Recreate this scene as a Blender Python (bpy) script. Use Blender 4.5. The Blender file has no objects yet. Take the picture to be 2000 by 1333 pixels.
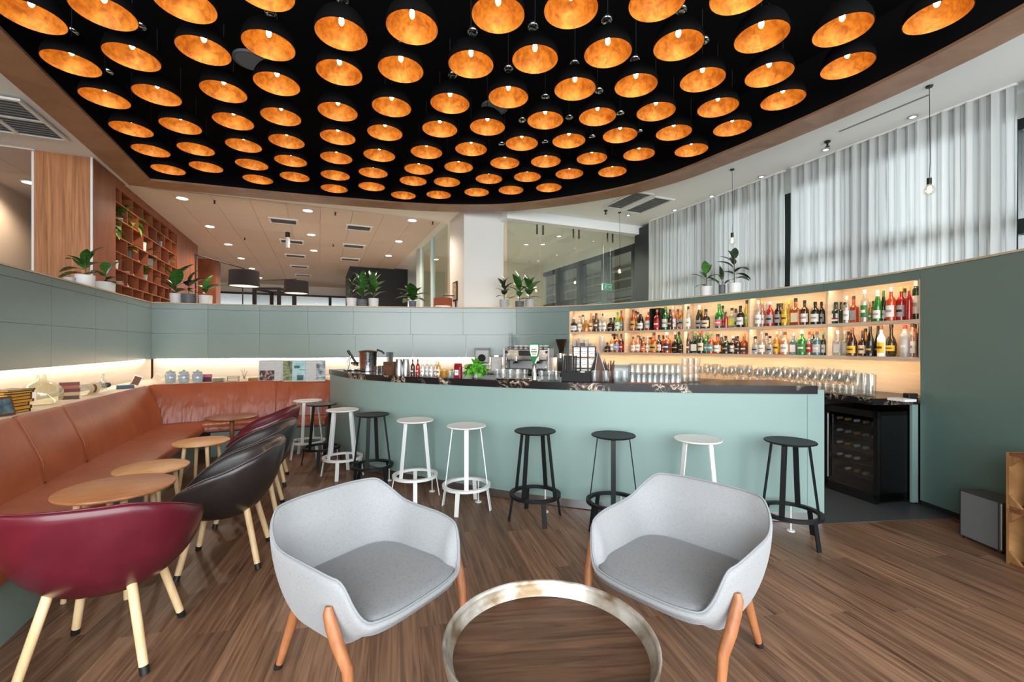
import bpy, math, random
from math import sin, cos, pi, sqrt, atan2, radians
from mathutils import Vector, Matrix, Euler

SC = bpy.context.scene
COL = SC.collection
random.seed(7)

# ------------------------------------------------------------------ camera, light, exposure
CAM_H, FPX, HZ = 1.49, 870.0, 676.0          # eye height, focal length in pixels of a 2000 px frame, horizon row
cd = bpy.data.cameras.new('camera')
cd.sensor_width = 36.0
cd.lens = FPX / 2000 * 36
cd.shift_y = (HZ - 666.5) / 2000
cd.clip_start, cd.clip_end = 0.05, 200
cam = bpy.data.objects.new('camera', cd)
cam.location = (0, 0, CAM_H)
cam.rotation_euler = (pi / 2, 0, 0)
COL.objects.link(cam)
SC.camera = cam

W = bpy.data.worlds.new('world')
SC.world = W
W.use_nodes = True
_bg = W.node_tree.nodes['Background']
_bg.inputs['Color'].default_value = (0.90, 0.96, 1.0, 1)
_bg.inputs['Strength'].default_value = 2.2


def area(name, loc, target, sx, sy, power, col):
    l = bpy.data.lights.new(name, 'AREA')
    l.shape = 'RECTANGLE'
    l.size, l.size_y, l.energy, l.color = sx, sy, power, col
    o = bpy.data.objects.new(name, l)
    o.location = loc
    o.rotation_euler = (Vector(target) - Vector(loc)).to_track_quat('-Z', 'Y').to_euler()
    COL.objects.link(o)
    return o


# daylight from the glazed facade behind the camera
area('facade_daylight', (0.6, -3.2, 2.1), (0.3, 5, 1.0), 9.0, 3.4, 500, (0.97, 0.99, 1.0))
# daylight of the window side to the right, entering over the partition
area('side_daylight', (6.3, -1.0, 2.4), (-0.5, 3.0, 1.2), 4.0, 2.6, 120, (0.95, 0.98, 1.0))

# open sky in front of the curtained window wall
area('window_daylight', (11.2, 6.1, 3.6), (4.2, 3.1, 2.4), 11.0, 5.5, 1400, (0.95, 0.985, 1.0))

SC.view_settings.view_transform = 'Standard'
SC.view_settings.look = 'None'
SC.view_settings.exposure = 0.40
SC.view_settings.gamma = 1.0
SC.view_settings.use_curve_mapping = False
cy = SC.cycles
cy.max_bounces = 8
cy.diffuse_bounces = 4
cy.glossy_bounces = 4
cy.transmission_bounces = 6
cy.transparent_max_bounces = 14
cy.caustics_reflective = False
cy.caustics_refractive = False
cy.sample_clamp_indirect = 6.0
cy.sample_clamp_direct = 40.0
cy.use_denoising = True
cy.use_adaptive_sampling = True

# ------------------------------------------------------------------ helpers
GA = Vector((-0.399, 0.917))     # depth direction of the building grid
GB = Vector((0.917, 0.399))      # cross direction
GROT = atan2(0.399, 0.917)


def G(u, v):
    return (u * GB.x + v * GA.x, u * GB.y + v * GA.y)


def at(px, py, z):
    """the point at height z that the photograph shows at pixel (px, py)"""
    Y = FPX * (CAM_H - z) / (py - HZ)
    return Vector(((px - 1000) / FPX * Y, Y, z))


def lin(c):
    c /= 255.0
    return c / 12.92 if c <= 0.04045 else ((c + 0.055) / 1.055) ** 2.4


def rgb(r, g, b):
    return (lin(r), lin(g), lin(b), 1.0)


MATS = {}


def mat(name, color=(0.5, 0.5, 0.5, 1), rough=0.5, metal=0.0, spec=0.5, noise=None, bump=None, emit=None, trans=0.0,
        coat=0.0, wood=None, sheen=0.0, rnd=None, coords='Object', ior=1.45):
    if name in MATS:
        return MATS[name]
    m = bpy.data.materials.new(name)
    m.use_nodes = True
    nt = m.node_tree
    N, L = nt.nodes, nt.links
    p = N['Principled BSDF']
    p.inputs['Base Color'].default_value = color
    p.inputs['Roughness'].default_value = rough
    p.inputs['Metallic'].default_value = metal
    p.inputs['Specular IOR Level'].default_value = spec
    p.inputs['Transmission Weight'].default_value = trans
    p.inputs['Coat Weight'].default_value = coat
    p.inputs['Coat Roughness'].default_value = 0.34 if coat > 0.4 else 0.05
    p.inputs['Sheen Weight'].default_value = sheen
    p.inputs['IOR'].default_value = ior
    if emit:
        p.inputs['Emission Color'].default_value = emit[0]
        p.inputs['Emission Strength'].default_value = emit[1]
    tc = N.new('ShaderNodeTexCoord')
    src = tc.outputs[coords]
    if rnd or wood:
        oi = N.new('ShaderNodeObjectInfo')
    if wood:
        # wood = (dark, light, along-scale (x,y,z), contrast)
        dark, light, sc, det = wood
        mp = N.new('ShaderNodeMapping')
        mp.inputs['Scale'].default_value = sc
        L.new(src, mp.inputs['Vector'])
        add = N.new('ShaderNodeVectorMath')
        add.operation = 'MULTIPLY_ADD'
        add.inputs[1].default_value = (37.0, 91.0, 53.0)
        cmb = N.new('ShaderNodeCombineXYZ')
        for k in range(3):
            L.new(oi.outputs['Random'], cmb.inputs[k])
        L.new(cmb.outputs[0], add.inputs[0])
        L.new(mp.outputs[0], add.inputs[2])
        nz = N.new('ShaderNodeTexNoise')
        nz.inputs['Scale'].default_value = 1.0
        nz.inputs['Detail'].default_value = 6
        nz.inputs['Roughness'].default_value = 0.62
        nz.inputs['Distortion'].default_value = det
        L.new(add.outputs[0], nz.inputs['Vector'])
        cr = N.new('ShaderNodeValToRGB')
        cr.color_ramp.elements[0].position, cr.color_ramp.elements[1].position = 0.30, 0.72
        cr.color_ramp.elements[0].color, cr.color_ramp.elements[1].color = dark, light
        L.new(nz.outputs['Fac'], cr.inputs['Fac'])
        last = cr.outputs['Color']
        if rnd:
            hs = N.new('ShaderNodeHueSaturation')
            mr = N.new('ShaderNodeMapRange')
            mr.inputs['To Min'].default_value, mr.inputs['To Max'].default_value = 1 - rnd, 1 + rnd
            L.new(oi.outputs['Random'], mr.inputs['Value'])
            L.new(mr.outputs['Result'], hs.inputs['Value'])
            L.new(last, hs.inputs['Color'])
            last = hs.outputs['Color']
        L.new(last, p.inputs['Base Color'])
        if bump:
            bp = N.new('ShaderNodeBump')
            bp.inputs['Strength'].default_value = bump[1]
            bp.inputs['Distance'].default_value = bump[2]
            L.new(nz.outputs['Fac'], bp.inputs['Height'])
            L.new(bp.outputs['Normal'], p.inputs['Normal'])
    else:
        if noise:
            # noise = (scale or (x,y,z), second colour, detail)
            sc, c2, det = noise
            mp = N.new('ShaderNodeMapping')
            mp.inputs['Scale'].default_value = sc if isinstance(sc, tuple) else (sc, sc, sc)
            L.new(src, mp.inputs['Vector'])
            nz = N.new('ShaderNodeTexNoise')
            nz.inputs['Scale'].default_value = 1.0
            nz.inputs['Detail'].default_value = det
            L.new(mp.outputs[0], nz.inputs['Vector'])
            cr = N.new('ShaderNodeValToRGB')
            cr.color_ramp.elements[0].position, cr.color_ramp.elements[1].position = 0.35, 0.65
            cr.color_ramp.elements[0].color, cr.color_ramp.elements[1].color = color, c2
            L.new(nz.outputs['Fac'], cr.inputs['Fac'])
            last = cr.outputs['Color']
            if rnd:
                hs = N.new('ShaderNodeHueSaturation')
                mr = N.new('ShaderNodeMapRange')
                mr.inputs['To Min'].default_value, mr.inputs['To Max'].default_value = 1 - rnd, 1 + rnd
                L.new(oi.outputs['Random'], mr.inputs['Value'])
                L.new(mr.outputs['Result'], hs.inputs['Value'])
                L.new(last, hs.inputs['Color'])
                last = hs.outputs['Color']
            L.new(last, p.inputs['Base Color'])
        if bump:
            sc, st, dist = bump
            mp2 = N.new('ShaderNodeMapping')
            mp2.inputs['Scale'].default_value = sc if isinstance(sc, tuple) else (sc, sc, sc)
            L.new(src, mp2.inputs['Vector'])
            nb = N.new('ShaderNodeTexNoise')
            nb.inputs['Scale'].default_value = 1.0
            nb.inputs['Detail'].default_value = 3
            L.new(mp2.outputs[0], nb.inputs['Vector'])
            bp = N.new('ShaderNodeBump')
            bp.inputs['Strength'].default_value = st
            bp.inputs['Distance'].default_value = dist
            L.new(nb.outputs['Fac'], bp.inputs['Height'])
            L.new(bp.outputs['Normal'], p.inputs['Normal'])
    MATS[name] = m
    return m


def clear_glass(name, tint=(1, 1, 1, 1), body=None, body_amt=0.0, refl=0.06, fres=1.45, rough=0.02):
    """thin-walled glass: tinted see-through + mirror by fresnel + a little body colour"""
    if name in MATS:
        return MATS[name]
    m = bpy.data.materials.new(name)
    m.use_nodes = True
    nt = m.node_tree
    N, L = nt.nodes, nt.links
    N.remove(N['Principled BSDF'])
    out = N['Material Output']
    tr = N.new('ShaderNodeBsdfTransparent')
    tr.inputs['Color'].default_value = tint
    last = tr.outputs[0]
    if body:
        df = N.new('ShaderNodeBsdfDiffuse')
        df.inputs['Color'].default_value = body
        tl = N.new('ShaderNodeBsdfTranslucent')
        tl.inputs['Color'].default_value = body
        m0 = N.new('ShaderNodeMixShader')
        m0.inputs[0].default_value = 0.5
        L.new(df.outputs[0], m0.inputs[1])
        L.new(tl.outputs[0], m0.inputs[2])
        mx = N.new('ShaderNodeMixShader')
        mx.inputs[0].default_value = body_amt
        L.new(last, mx.inputs[1])
        L.new(m0.outputs[0], mx.inputs[2])
        last = mx.outputs[0]
    gl = N.new('ShaderNodeBsdfGlossy')
    gl.inputs['Roughness'].default_value = rough
    lw = N.new('ShaderNodeLayerWeight')
    lw.inputs['Blend'].default_value = 0.25
    mr = N.new('ShaderNodeMapRange')
    mr.inputs['To Min'].default_value, mr.inputs['To Max'].default_value = refl, 0.45
    L.new(lw.outputs['Facing'], mr.inputs['Value'])
    mx2 = N.new('ShaderNodeMixShader')
    L.new(mr.outputs['Result'], mx2.inputs[0])
    L.new(last, mx2.inputs[1])
    L.new(gl.outputs[0], mx2.inputs[2])
    L.new(mx2.outputs[0], out.inputs['Surface'])
    MATS[name] = m
    return m


class MB:
    """collects vertices and faces; build() links them as ONE mesh object"""

    def __init__(self):
        self.v, self.f, self.mi, self.cur = [], [], [], 0

    def add(self, vs, fs):
        o = len(self.v)
        self.v.extend([tuple(p) for p in vs])
        for f in fs:
            self.f.append([i + o for i in f])
            self.mi.append(self.cur)
        return self

    def box(self, c, s, rot=0.0, M=None):
        x, y, z = s[0] / 2, s[1] / 2, s[2] / 2
        R = M if M is not None else Matrix.Rotation(rot, 3, 'Z')
        vs = [Vector(c) + R @ Vector((a * x, b * y, d * z)) for a in (-1, 1) for b in (-1, 1) for d in (-1, 1)]
        return self.add(vs, [(0, 1, 3, 2), (4, 6, 7, 5), (0, 4, 5, 1), (2, 3, 7, 6), (0, 2, 6, 4), (1, 5, 7, 3)])

    def rbox(self, c, s, r, rot=0.0, n=3):
        """box with rounded vertical corners and slightly eased top"""
        hx, hy = s[0] / 2, s[1] / 2
        pts = []
        for k, (sx, sy) in enumerate(((1, 1), (-1, 1), (-1, -1), (1, -1))):
            for i in range(n + 1):
                a = pi / 2 * (k + i / n)
                pts.append(((hx - r) * sx + r * cos(a), (hy - r) * sy + r * sin(a)))
        cr, sr = cos(rot), sin(rot)
        pts = [(c[0] + x * cr - y * sr, c[1] + x * sr + y * cr) for x, y in pts]
        return self.prism(pts, c[2] - s[2] / 2, c[2] + s[2] / 2)

    def prism(self, pts, z0, z1):
        n = len(pts)
        vs = [(x, y, z0) for x, y in pts] + [(x, y, z1) for x, y in pts]
        fs = [tuple(range(n - 1, -1, -1)), tuple(range(n, 2 * n))]
        fs += [(i, (i + 1) % n, n + (i + 1) % n, n + i) for i in range(n)]
        return self.add(vs, fs)

    def lathe(self, prof, n=16, c=(0, 0, 0), M=None, close=False):
        """prof: (radius, z) from one end to the other; zero radius closes an end"""
        c = Vector(c)
        vs, rings = [], []
        for r, z in prof:
            if r < 1e-6:
                rings.append([len(vs)])
                vs.append(Vector((0, 0, z)))
            else:
                rings.append(list(range(len(vs), len(vs) + n)))
                vs.extend(Vector((r * cos(2 * pi * i / n), r * sin(2 * pi * i / n), z)) for i in range(n))
        fs = []
        pairs = list(zip(rings[:-1], rings[1:]))
        if close:
            pairs.append((rings[-1], rings[0]))
        for A, B in pairs:
            for i in range(n):
                j = (i + 1) % n
                if len(A) == 1 and len(B) == 1:
                    continue
                if len(A) == 1:
                    fs.append((A[0], B[j], B[i]))
                elif len(B) == 1:
                    fs.append((A[i], A[j], B[0]))
                else:
                    fs.append((A[i], A[j], B[j], B[i]))
        if M is not None:
            vs = [M @ p for p in vs]
        return self.add([c + p for p in vs], fs)

    def tube(self, pts, r, n=8, closed=False, caps=True):
        pts = [Vector(p) for p in pts]
        rs = r if isinstance(r, (list, tuple)) else [r] * len(pts)
        m = len(pts)
        vs, up = [], None
        for i in range(m):
            if closed:
                t = pts[(i + 1) % m] - pts[i - 1]
            else:
                t = pts[min(i + 1, m - 1)] - pts[max(i - 1, 0)]
            t.normalize()
            if up is None:
                up = Vector((0, 0, 1)) if abs(t.z) < 0.9 else Vector((1, 0, 0))
            a = up - t * up.dot(t)
            if a.length < 1e-4:
                a = t.orthogonal()
            a.normalize()
            up = a
            b = t.cross(a)
            for k in range(n):
                w = 2 * pi * k / n
                vs.append(pts[i] + (a * cos(w) + b * sin(w)) * rs[i])
        fs = []
        for i in range(m if closed else m - 1):
            j = (i + 1) % m
            for k in range(n):
                l = (k + 1) % n
                fs.append((i * n + k, j * n + k, j * n + l, i * n + l))
        if caps and not closed:
            fs.append(tuple(range(n)))
            fs.append(tuple((m - 1) * n + k for k in range(n - 1, -1, -1)))
        return self.add(vs, fs)

    def bar(self, p, q, w, d, side):
        """flat bar from p to q; w is measured along side, d across it"""
        p, q = Vector(p), Vector(q)
        t = (q - p).normalized()
        s = Vector(side)
        s = (s - t * s.dot(t)).normalized()
        e = t.cross(s)
        vs = []
        for o in (p, q):
            for a, b in ((-1, -1), (1, -1), (1, 1), (-1, 1)):
                vs.append(o + s * (a * w / 2) + e * (b * d / 2))
        return self.add(vs, [(0, 3, 2, 1), (4, 5, 6, 7), (0, 1, 5, 4), (1, 2, 6, 5), (2, 3, 7, 6), (3, 0, 4, 7)])

    def grid(self, fn, nu, nv, closeu=False):
        vs = [fn(i / (nu if closeu else nu - 1), j / (nv - 1)) for j in range(nv) for i in range(nu)]
        fs = []
        for j in range(nv - 1):
            for i in range(nu if closeu else nu - 1):
                k = (i + 1) % nu
                fs.append((j * nu + i, j * nu + k, (j + 1) * nu + k, (j + 1) * nu + i))
        return self.add(vs, fs)

    def mesh(self, name, mats, smooth=None):
        me = bpy.data.meshes.new(name)
        me.from_pydata(self.v, [], self.f)
        if not isinstance(mats, (list, tuple)):
            mats = [mats]
        for m in mats:
            me.materials.append(m)
        if len(mats) > 1:
            me.polygons.foreach_set('material_index', self.mi)
        if smooth is not None:
            me.shade_smooth()
            if smooth < 179:
                me.set_sharp_from_angle(angle=radians(smooth))
        me.update()
        return me

    def build(self, name, mats, parent=None, smooth=None, **kw):
        return put(name, self.mesh(name, mats, smooth), parent, **kw)


def put(name, me, parent=None, loc=None, rot=None, scale=None, label=None):
    o = bpy.data.objects.new(name, me)
    if parent is not None:
        o.parent = parent
    if loc is not None:
        o.location = loc
    if rot is not None:
        o.rotation_euler = rot
    if scale is not None:
        o.scale = scale if isinstance(scale, (tuple, list, Vector)) else (scale,) * 3
    if label:
        o['label'] = label
    COL.objects.link(o)
    return o


def bevel(o, w, seg=2):
    b = o.modifiers.new('bevel', 'BEVEL')
    b.width, b.segments, b.limit_method = w, seg, 'ANGLE'
    return o


def thing(name, label, cat, loc=(0, 0, 0), rotz=0.0, group=None):
    o = bpy.data.objects.new(name, None)
    o.empty_display_size = 0.1
    o.location = loc
    o.rotation_euler = (0, 0, rotz)
    COL.objects.link(o)
    return tag(o, label, cat, group)


def tag(o, label, cat, group=None):
    o['label'], o['category'] = label, cat
    if group:
        o['group'] = group
    return o


def struct(o, label=None):
    o['kind'] = 'structure'
    if label:
        o['label'] = label
    return o


def kids(o):
    return list(o.children)


def dup(o, parent=None, loc=None, rotz=None, label=None, scale=None):
    c = o.copy()
    COL.objects.link(c)
    if parent is not None:
        c.parent = parent
    if loc is not None:
        c.location = loc
    if rotz is not None:
        c.rotation_euler = (0, 0, rotz)
    if scale is not None:
        c.scale = scale
    if label:
        c['label'] = label
    for ch in kids(o):
        dup(ch, c)
    return c


ORD = ['zeroth', 'first', 'second', 'third', 'fourth', 'fifth', 'sixth', 'seventh', 'eighth', 'ninth', 'tenth',
       'eleventh', 'twelfth', '13th', '14th', '15th', '16th', '17th', '18th', '19th', '20th', '21st', '22nd', '23rd', '24th', '25th', '26th', '27th', '28th', '29th', '30th']


class Path:
    """smooth plan curve with arc length; offsets are positive to the left of travel"""

    def __init__(self, pts, sub=24, straight=False):
        P = [Vector(p) for p in pts]
        out = []
        for i in range(len(P) - 1):
            p0 = P[i - 1] if i > 0 else P[0] * 2 - P[1]
            p3 = P[i + 2] if i + 2 < len(P) else P[-1] * 2 - P[-2]
            p1, p2 = P[i], P[i + 1]
            for k in range(sub):
                t = k / sub
                if straight:
                    out.append(p1.lerp(p2, t))
                else:
                    out.append(0.5 * ((2 * p1) + (p2 - p0) * t + (2 * p0 - 5 * p1 + 4 * p2 - p3) * t * t + (3 * p1 - p0 - 3 * p2 + p3) * t ** 3))
        out.append(P[-1])
        self.p = out
        self.s = [0.0]
        for a, b in zip(out[:-1], out[1:]):
            self.s.append(self.s[-1] + (b - a).length)
        self.L = self.s[-1]

    def _i(self, s):
        s = max(0.0, min(self.L, s))
        lo, hi = 0, len(self.s) - 1
        while hi - lo > 1:
            m = (lo + hi) // 2
            if self.s[m] <= s:
                lo = m
            else:
                hi = m
        return lo, (s - self.s[lo]) / max(1e-9, self.s[hi] - self.s[lo])

    def pos(self, s, o=0.0):
        i, t = self._i(s)
        p = self.p[i].lerp(self.p[i + 1], t)
        d = self.tan(s)
        return Vector((p.x - d.y * o, p.y + d.x * o))

    def tan(self, s):
        a, ta = self._i(s - 0.06)
        b, tb = self._i(s + 0.06)
        d = self.p[b].lerp(self.p[b + 1], tb) - self.p[a].lerp(self.p[a + 1], ta)
        return d.normalized()

    def ang(self, s):
        d = self.tan(s)
        return atan2(d.y, d.x)

    def s_at(self, px, o=0.0):
        """arc length where the photograph's column px crosses the path at offset o"""
        t = (px - 1000) / FPX
        best, bs = 1e9, 0
        for k in range(801):
            s = self.L * k / 800
            q = self.pos(s, o)
            if q.y <= 0.3:
                continue
            e = abs(q.x / q.y - t)
            if e < best:
                best, bs = e, s
        return bs

    def strip(self, mb, s0, s1, o0, o1, z0, z1, step=0.12):
        n = max(1, int(math.ceil((s1 - s0) / step)))
        vs, fs = [], []
        for k in range(n + 1):
            s = s0 + (s1 - s0) * k / n
            a, b = self.pos(s, o0), self.pos(s, o1)
            vs += [(a.x, a.y, z0), (b.x, b.y, z0), (b.x, b.y, z1), (a.x, a.y, z1)]
        for k in range(n):
            i = 4 * k
            for q in range(4):
                r = (q + 1) % 4
                fs.append((i + q, i + 4 + q, i + 4 + r, i + r))
        fs.append((0, 1, 2, 3))
        e = 4 * n
        fs.append((e + 3, e + 2, e + 1, e))
        return mb.add(vs, fs)


# ------------------------------------------------------------------ materials
M_WALL = mat('green_paint', rgb(92, 119, 114), 0.36, spec=1.0, coat=1.0, noise=(0.8, rgb(88, 115, 110), 2), bump=(60, 0.03, 0.002))
M_BARP = mat('sage_paint', rgb(134, 159, 154), 0.40, spec=0.5, noise=(0.9, rgb(130, 155, 151), 2))
M_TRIM = mat('pale_oak', wood=(rgb(178, 160, 135), rgb(205, 190, 165), (2, 30, 30), 0.3), rough=0.55)
M_NICHE = mat('niche_board', rgb(230, 222, 210), 0.6, noise=((1.5, 1.5, 20), rgb(222, 212, 198), 3))
M_HALLF = mat('hall_floor', rgb(186, 172, 158), 0.5)
M_OAKB = mat('light_oak_board', wood=(rgb(200, 178, 150), rgb(220, 200, 174), (3, 3, 24), 0.4), rough=0.5)
M_BLACKC = mat('black_ceiling_paint', rgb(14, 14, 16), 0.9, spec=0.1)
M_RING = mat('walnut_veneer', wood=(rgb(134, 98, 72), rgb(164, 126, 97), (3, 3, 14), 0.6), rough=0.42)
M_WHITEC = mat('white_ceiling_paint', rgb(238, 241, 241), 0.85, noise=(0.5, rgb(233, 237, 237), 2))
M_TILE = mat('mineral_ceiling_tile', rgb(226, 214, 204), 0.9, noise=(90, rgb(214, 201, 190), 2), rnd=0.03)
M_WHITEP = mat('white_wall_paint', rgb(224, 224, 220), 0.75)
M_BEIGE = mat('beige_wall_paint', rgb(214, 196, 172), 0.8)
M_CHROME = mat('chrome', rgb(205, 208, 210), 0.13, metal=1.0)
M_STEEL = mat('brushed_steel', rgb(176, 180, 182), 0.3, metal=1.0, bump=((3, 3, 200), 0.06, 0.001))
M_BLACK = mat('black_metal', rgb(26, 27, 29), 0.45, spec=0.5)
M_BLACKM = mat('black_matte', rgb(22, 23, 24), 0.75)
M_DKFRAME = mat('dark_frame', rgb(36, 42, 46), 0.5)
M_WALNUT = mat('red_walnut', wood=(rgb(118, 62, 32), rgb(160, 90, 52), (4, 4, 1.2), 0.5), rough=0.45)
M_COLW = mat('column_veneer', wood=(rgb(136, 82, 48), rgb(204, 144, 98), (26, 26, 0.9), 0.5), rough=0.5)
M_GLASSP = clear_glass('partition_glass', (0.84, 0.91, 0.89, 1), refl=0.08)
M_GLASSW = clear_glass('window_glass', (0.93, 0.955, 0.955, 1), refl=0.05)
M_GLASS = clear_glass('drinking_glass', (0.97, 0.985, 0.985, 1), body=(0.95, 0.96, 0.96, 1), body_amt=0.025, refl=0.06)
M_FLOOR = mat('walnut_plank', wood=(rgb(74, 49, 37), rgb(154, 118, 92), (1.5, 34, 20), 0.9), rough=0.40, bump=(1, 0.12, 0.002), rnd=0.24, spec=0.4)
M_UNDER = mat('floor_underlay', rgb(66, 44, 33), 0.8)
M_GREYF = mat('grey_vinyl', rgb(72, 76, 78), 0.45, noise=(40, rgb(66, 70, 72), 2))
LED = mat('warm_led', rgb(255, 190, 110), 0.5, emit=((1.0, 0.74, 0.47, 1), 52.0))
M_FRAMEW = mat('white_plastic', rgb(232, 234, 234), 0.5)
LEDN = mat('warm_niche_led', rgb(255, 200, 140), 0.5, emit=((1.0, 0.77, 0.56, 1), 34.0))
M_SOIL = mat('soil', rgb(52, 38, 28), 0.95)
# ------------------------------------------------------------------ the setting: floor
TOPZ = 2.22                # top of the green partition
CEIL = 4.19

fl = struct(MB().box((0, 9, -0.06), (44, 44, 0.1)).build('floor', M_UNDER), 'floor of dark walnut planks, grey vinyl behind the bar')

BACK = Path([(-5.98, 7.38), (-5.24, 7.66), (-4.40, 7.88), (-3.65, 8.02), (-2.88, 8.14), (-1.9, 8.28), (-0.97, 8.38), (0.05, 8.36), (1.0, 8.05),
             (1.7, 7.63), (2.25, 7.10), (2.75, 6.48), (3.12, 5.95), (3.41, 5.45), (3.60, 5.05), (3.73, 4.62), (3.81, 4.18), (3.83, 3.6),
             (3.82, 3.0), (3.76, 2.3), (3.62, 1.4)])
LEFT = Path([G(-2.539, 1.2), G(-2.539, 9.15)], sub=20, straight=True)
BAR = Path([(-2.60, 6.36), (-2.30, 5.94), (-1.95, 5.50), (-1.43, 5.07), (-0.82, 4.71), (-0.2, 4.39), (0.2, 4.21), (0.6, 4.06), (0.95, 3.955), (1.5, 3.845), (2.1, 3.775), (2.62, 3.735)])

# planks: long side towards the far left corner, every plank a part
PA = 14.2 * pi / 180
PW, PL = 0.185, 1.22
pmb = MB()
pmb.box((0, 0, -0.004), (PL - 0.0012, PW - 0.0012, 0.008))
plank_me = pmb.mesh('plank', M_FLOOR)
ta, tn = Vector((-sin(PA), cos(PA))), Vector((cos(PA), sin(PA)))
GREY = [(2.60, 3.72), (3.86, 3.86), (3.86, 8.5), (-2.2, 8.5), (-2.2, 6.2), (-1.3, 5.6), (0.6, 4.6), (2.55, 4.3)]


def inside(p, poly):
    c = False
    for i in range(len(poly)):
        a, b = poly[i], poly[i - 1]
        if (a[1] > p[1]) != (b[1] > p[1]) and p[0] < (b[0] - a[0]) * (p[1] - a[1]) / (b[1] - a[1]) + a[0]:
            c = not c
    return c


npl = 0
for i in range(-32, 40):
    off = (i * 0.47) % 1.0
    for j in range(-3, 9):
        c = tn * (i * PW) + ta * ((j + off) * PL)
        e0, e1 = c - ta * PL / 2, c + ta * PL / 2
        if max(e0.y, e1.y) < 1.55 or min(e0.y, e1.y) > 7.1:
            continue
        if not any(abs(q.x) < 1.17 * q.y + 0.15 and q.y > 1.6 for q in (e0, c, e1)):
            continue
        if c.x > 3.9 + 0.5 or all(inside(q + tn * w * PW, GREY) for q in (e0, c, e1) for w in (-0.5, 0.5)):
            continue
        if c.dot(GB) < -1.75 or c.y > 7.2 or (c.x > -2 and min(e0.y, e1.y) > 5.9 - 0.35 * (c.x + 2)) or c.x < -2.6 and c.y > 6.75:
            continue
        put('plank', plank_me, fl, loc=(c.x, c.y, 0.0), rot=(0, 0, PA + pi / 2))
        npl += 1
g = MB()
g.prism(GREY, 0.001, 0.005)
g.build('vinyl_sheet', M_GREYF, fl)

# ------------------------------------------------------------------ partition walls, niche, shelves
S_SH0, S_SH1 = BACK.s_at(1111), BACK.s_at(1796)
wl = MB()
LEFT.strip(wl, 0, LEFT.L + 0.08, 0.09, 0.28, 0, TOPZ - 0.02, 0.5)
wall_left = struct(wl.build('wall_left', M_NICHE), 'low green partition on the left with a lit niche')
wb = MB()
BACK.strip(wb, -0.0, S_SH0, 0.09, 0.27, 0, TOPZ - 0.02)
wall_back = struct(wb.build('wall_back', M_NICHE, smooth=30), 'low curved green partition behind the bar')
wr = MB()
BACK.strip(wr, S_SH1, BACK.L, 0.0, 0.26, 0.05, TOPZ - 0.02)
wall_right = struct(wr.build('wall_right', M_WALL, smooth=30), 'dark green curved partition beside the bottle shelves')
k = MB()
BACK.strip(k, S_SH1, BACK.L, 0.012, 0.25, 0, 0.05)
struct(k.build('baseboard_right', M_BLACKM, smooth=30))
k = MB()
LEFT.strip(k, 0, LEFT.L, -0.006, 0.29, TOPZ - 0.018, TOPZ)
BACK.strip(k, 0.0, BACK.L, -0.008, 0.29, TOPZ - 0.018, TOPZ)
struct(k.build('trim_1', M_TRIM, smooth=30), 'thin pale wooden cap along the top of the partition')


def panel(path, s0, s1, z0, z1, par, g=0.004, m=M_WALL):
    p = MB()
    path.strip(p, s0 + g / 2, s1 - g / 2, -0.0, 0.024, z0 + g / 2, z1 - g / 2)
    return p.build('panel', m, par, smooth=30)


NZ = 1.27                  # lower edge of the panels, top of the niche
jl = [LEFT.L - x for x in (7.9, 6.9, 5.9, 4.95, 3.02, 2.02, 0.99, 0.0)]
jl = [LEFT.L - 1.0 * k - 0.0 for k in range(7, -1, -1)]
for a, b in zip(jl[:-1], jl[1:]):
    for z0, z1 in ((NZ, 1.70), (1.70, 2.112), (2.112, TOPZ - 0.02)):
        panel(LEFT, a, b, z0, z1, wall_left)
ju = [0.0] + [BACK.s_at(x) for x in (405, 506, 602, 690, 802, 905, 1008)] + [S_SH0]
jd = [0.0] + [BACK.s_at(x) for x in (405, 506, 604, 695, 805, 909.5)] + [S_SH0]
for a, b in zip(ju[:-1], ju[1:]):
    panel(BACK, a, b, 1.70, 2.112, wall_back)
    panel(BACK, a, b, 2.112, TOPZ - 0.02, wall_back)
for a, b in zip(jd[:-1], jd[1:]):
    panel(BACK, a, b, NZ, 1.70, wall_back)


def led(path, s0, s1, o0, o1, z, par, name='led_strip', mm=None):
    p = MB()
    path.strip(p, s0, s1, o0, o1, z - 0.004, z, 0.25)
    return p.build(name, mm or LED, par)


led(LEFT, 0.2, LEFT.L - 0.05, 0.030, 0.046, NZ + 0.004, wall_left, mm=LEDN)
led(BACK, 0.05, S_SH0 - 0.02, 0.030, 0.046, NZ + 0.004, wall_back, mm=LEDN)

# ledge of the niche behind the leather benches
SEATJ = Path([(-4.93, 5.83), G(-1.90, 7.35), (-4.1, 6.33), (-3.52, 6.60), (-2.81, 6.80), (-2.42, 6.88)])     # where back bench seat meets its back
SB_END = SEATJ.s_at(643)
lp = MB()
qa = [SEATJ.pos(SEATJ.L * i / 14, 0.262) for i in range(2, 15)]
qb = [BACK.pos(BACK.s_at(306 + (700 - 306) * i / 24, 0.07), 0.07) for i in range(24, -1, -1)]
poly = [G(-2.14, 7.55)] + [tuple(p) for p in qa] + [tuple(p) for p in qb] + [G(-2.59, 9.14), G(-2.59, 7.55)]
lp.prism(poly, 0.90, 0.945)
lp.prism([G(-2.14, 1.3), G(-2.14, 7.55), G(-2.59, 7.55), G(-2.59, 1.3)], 0.90, 0.945)
tag(lp.build('niche_ledge', M_NICHE), 'pale ledge of the lit niche behind the leather benches', 'ledge')

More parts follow.
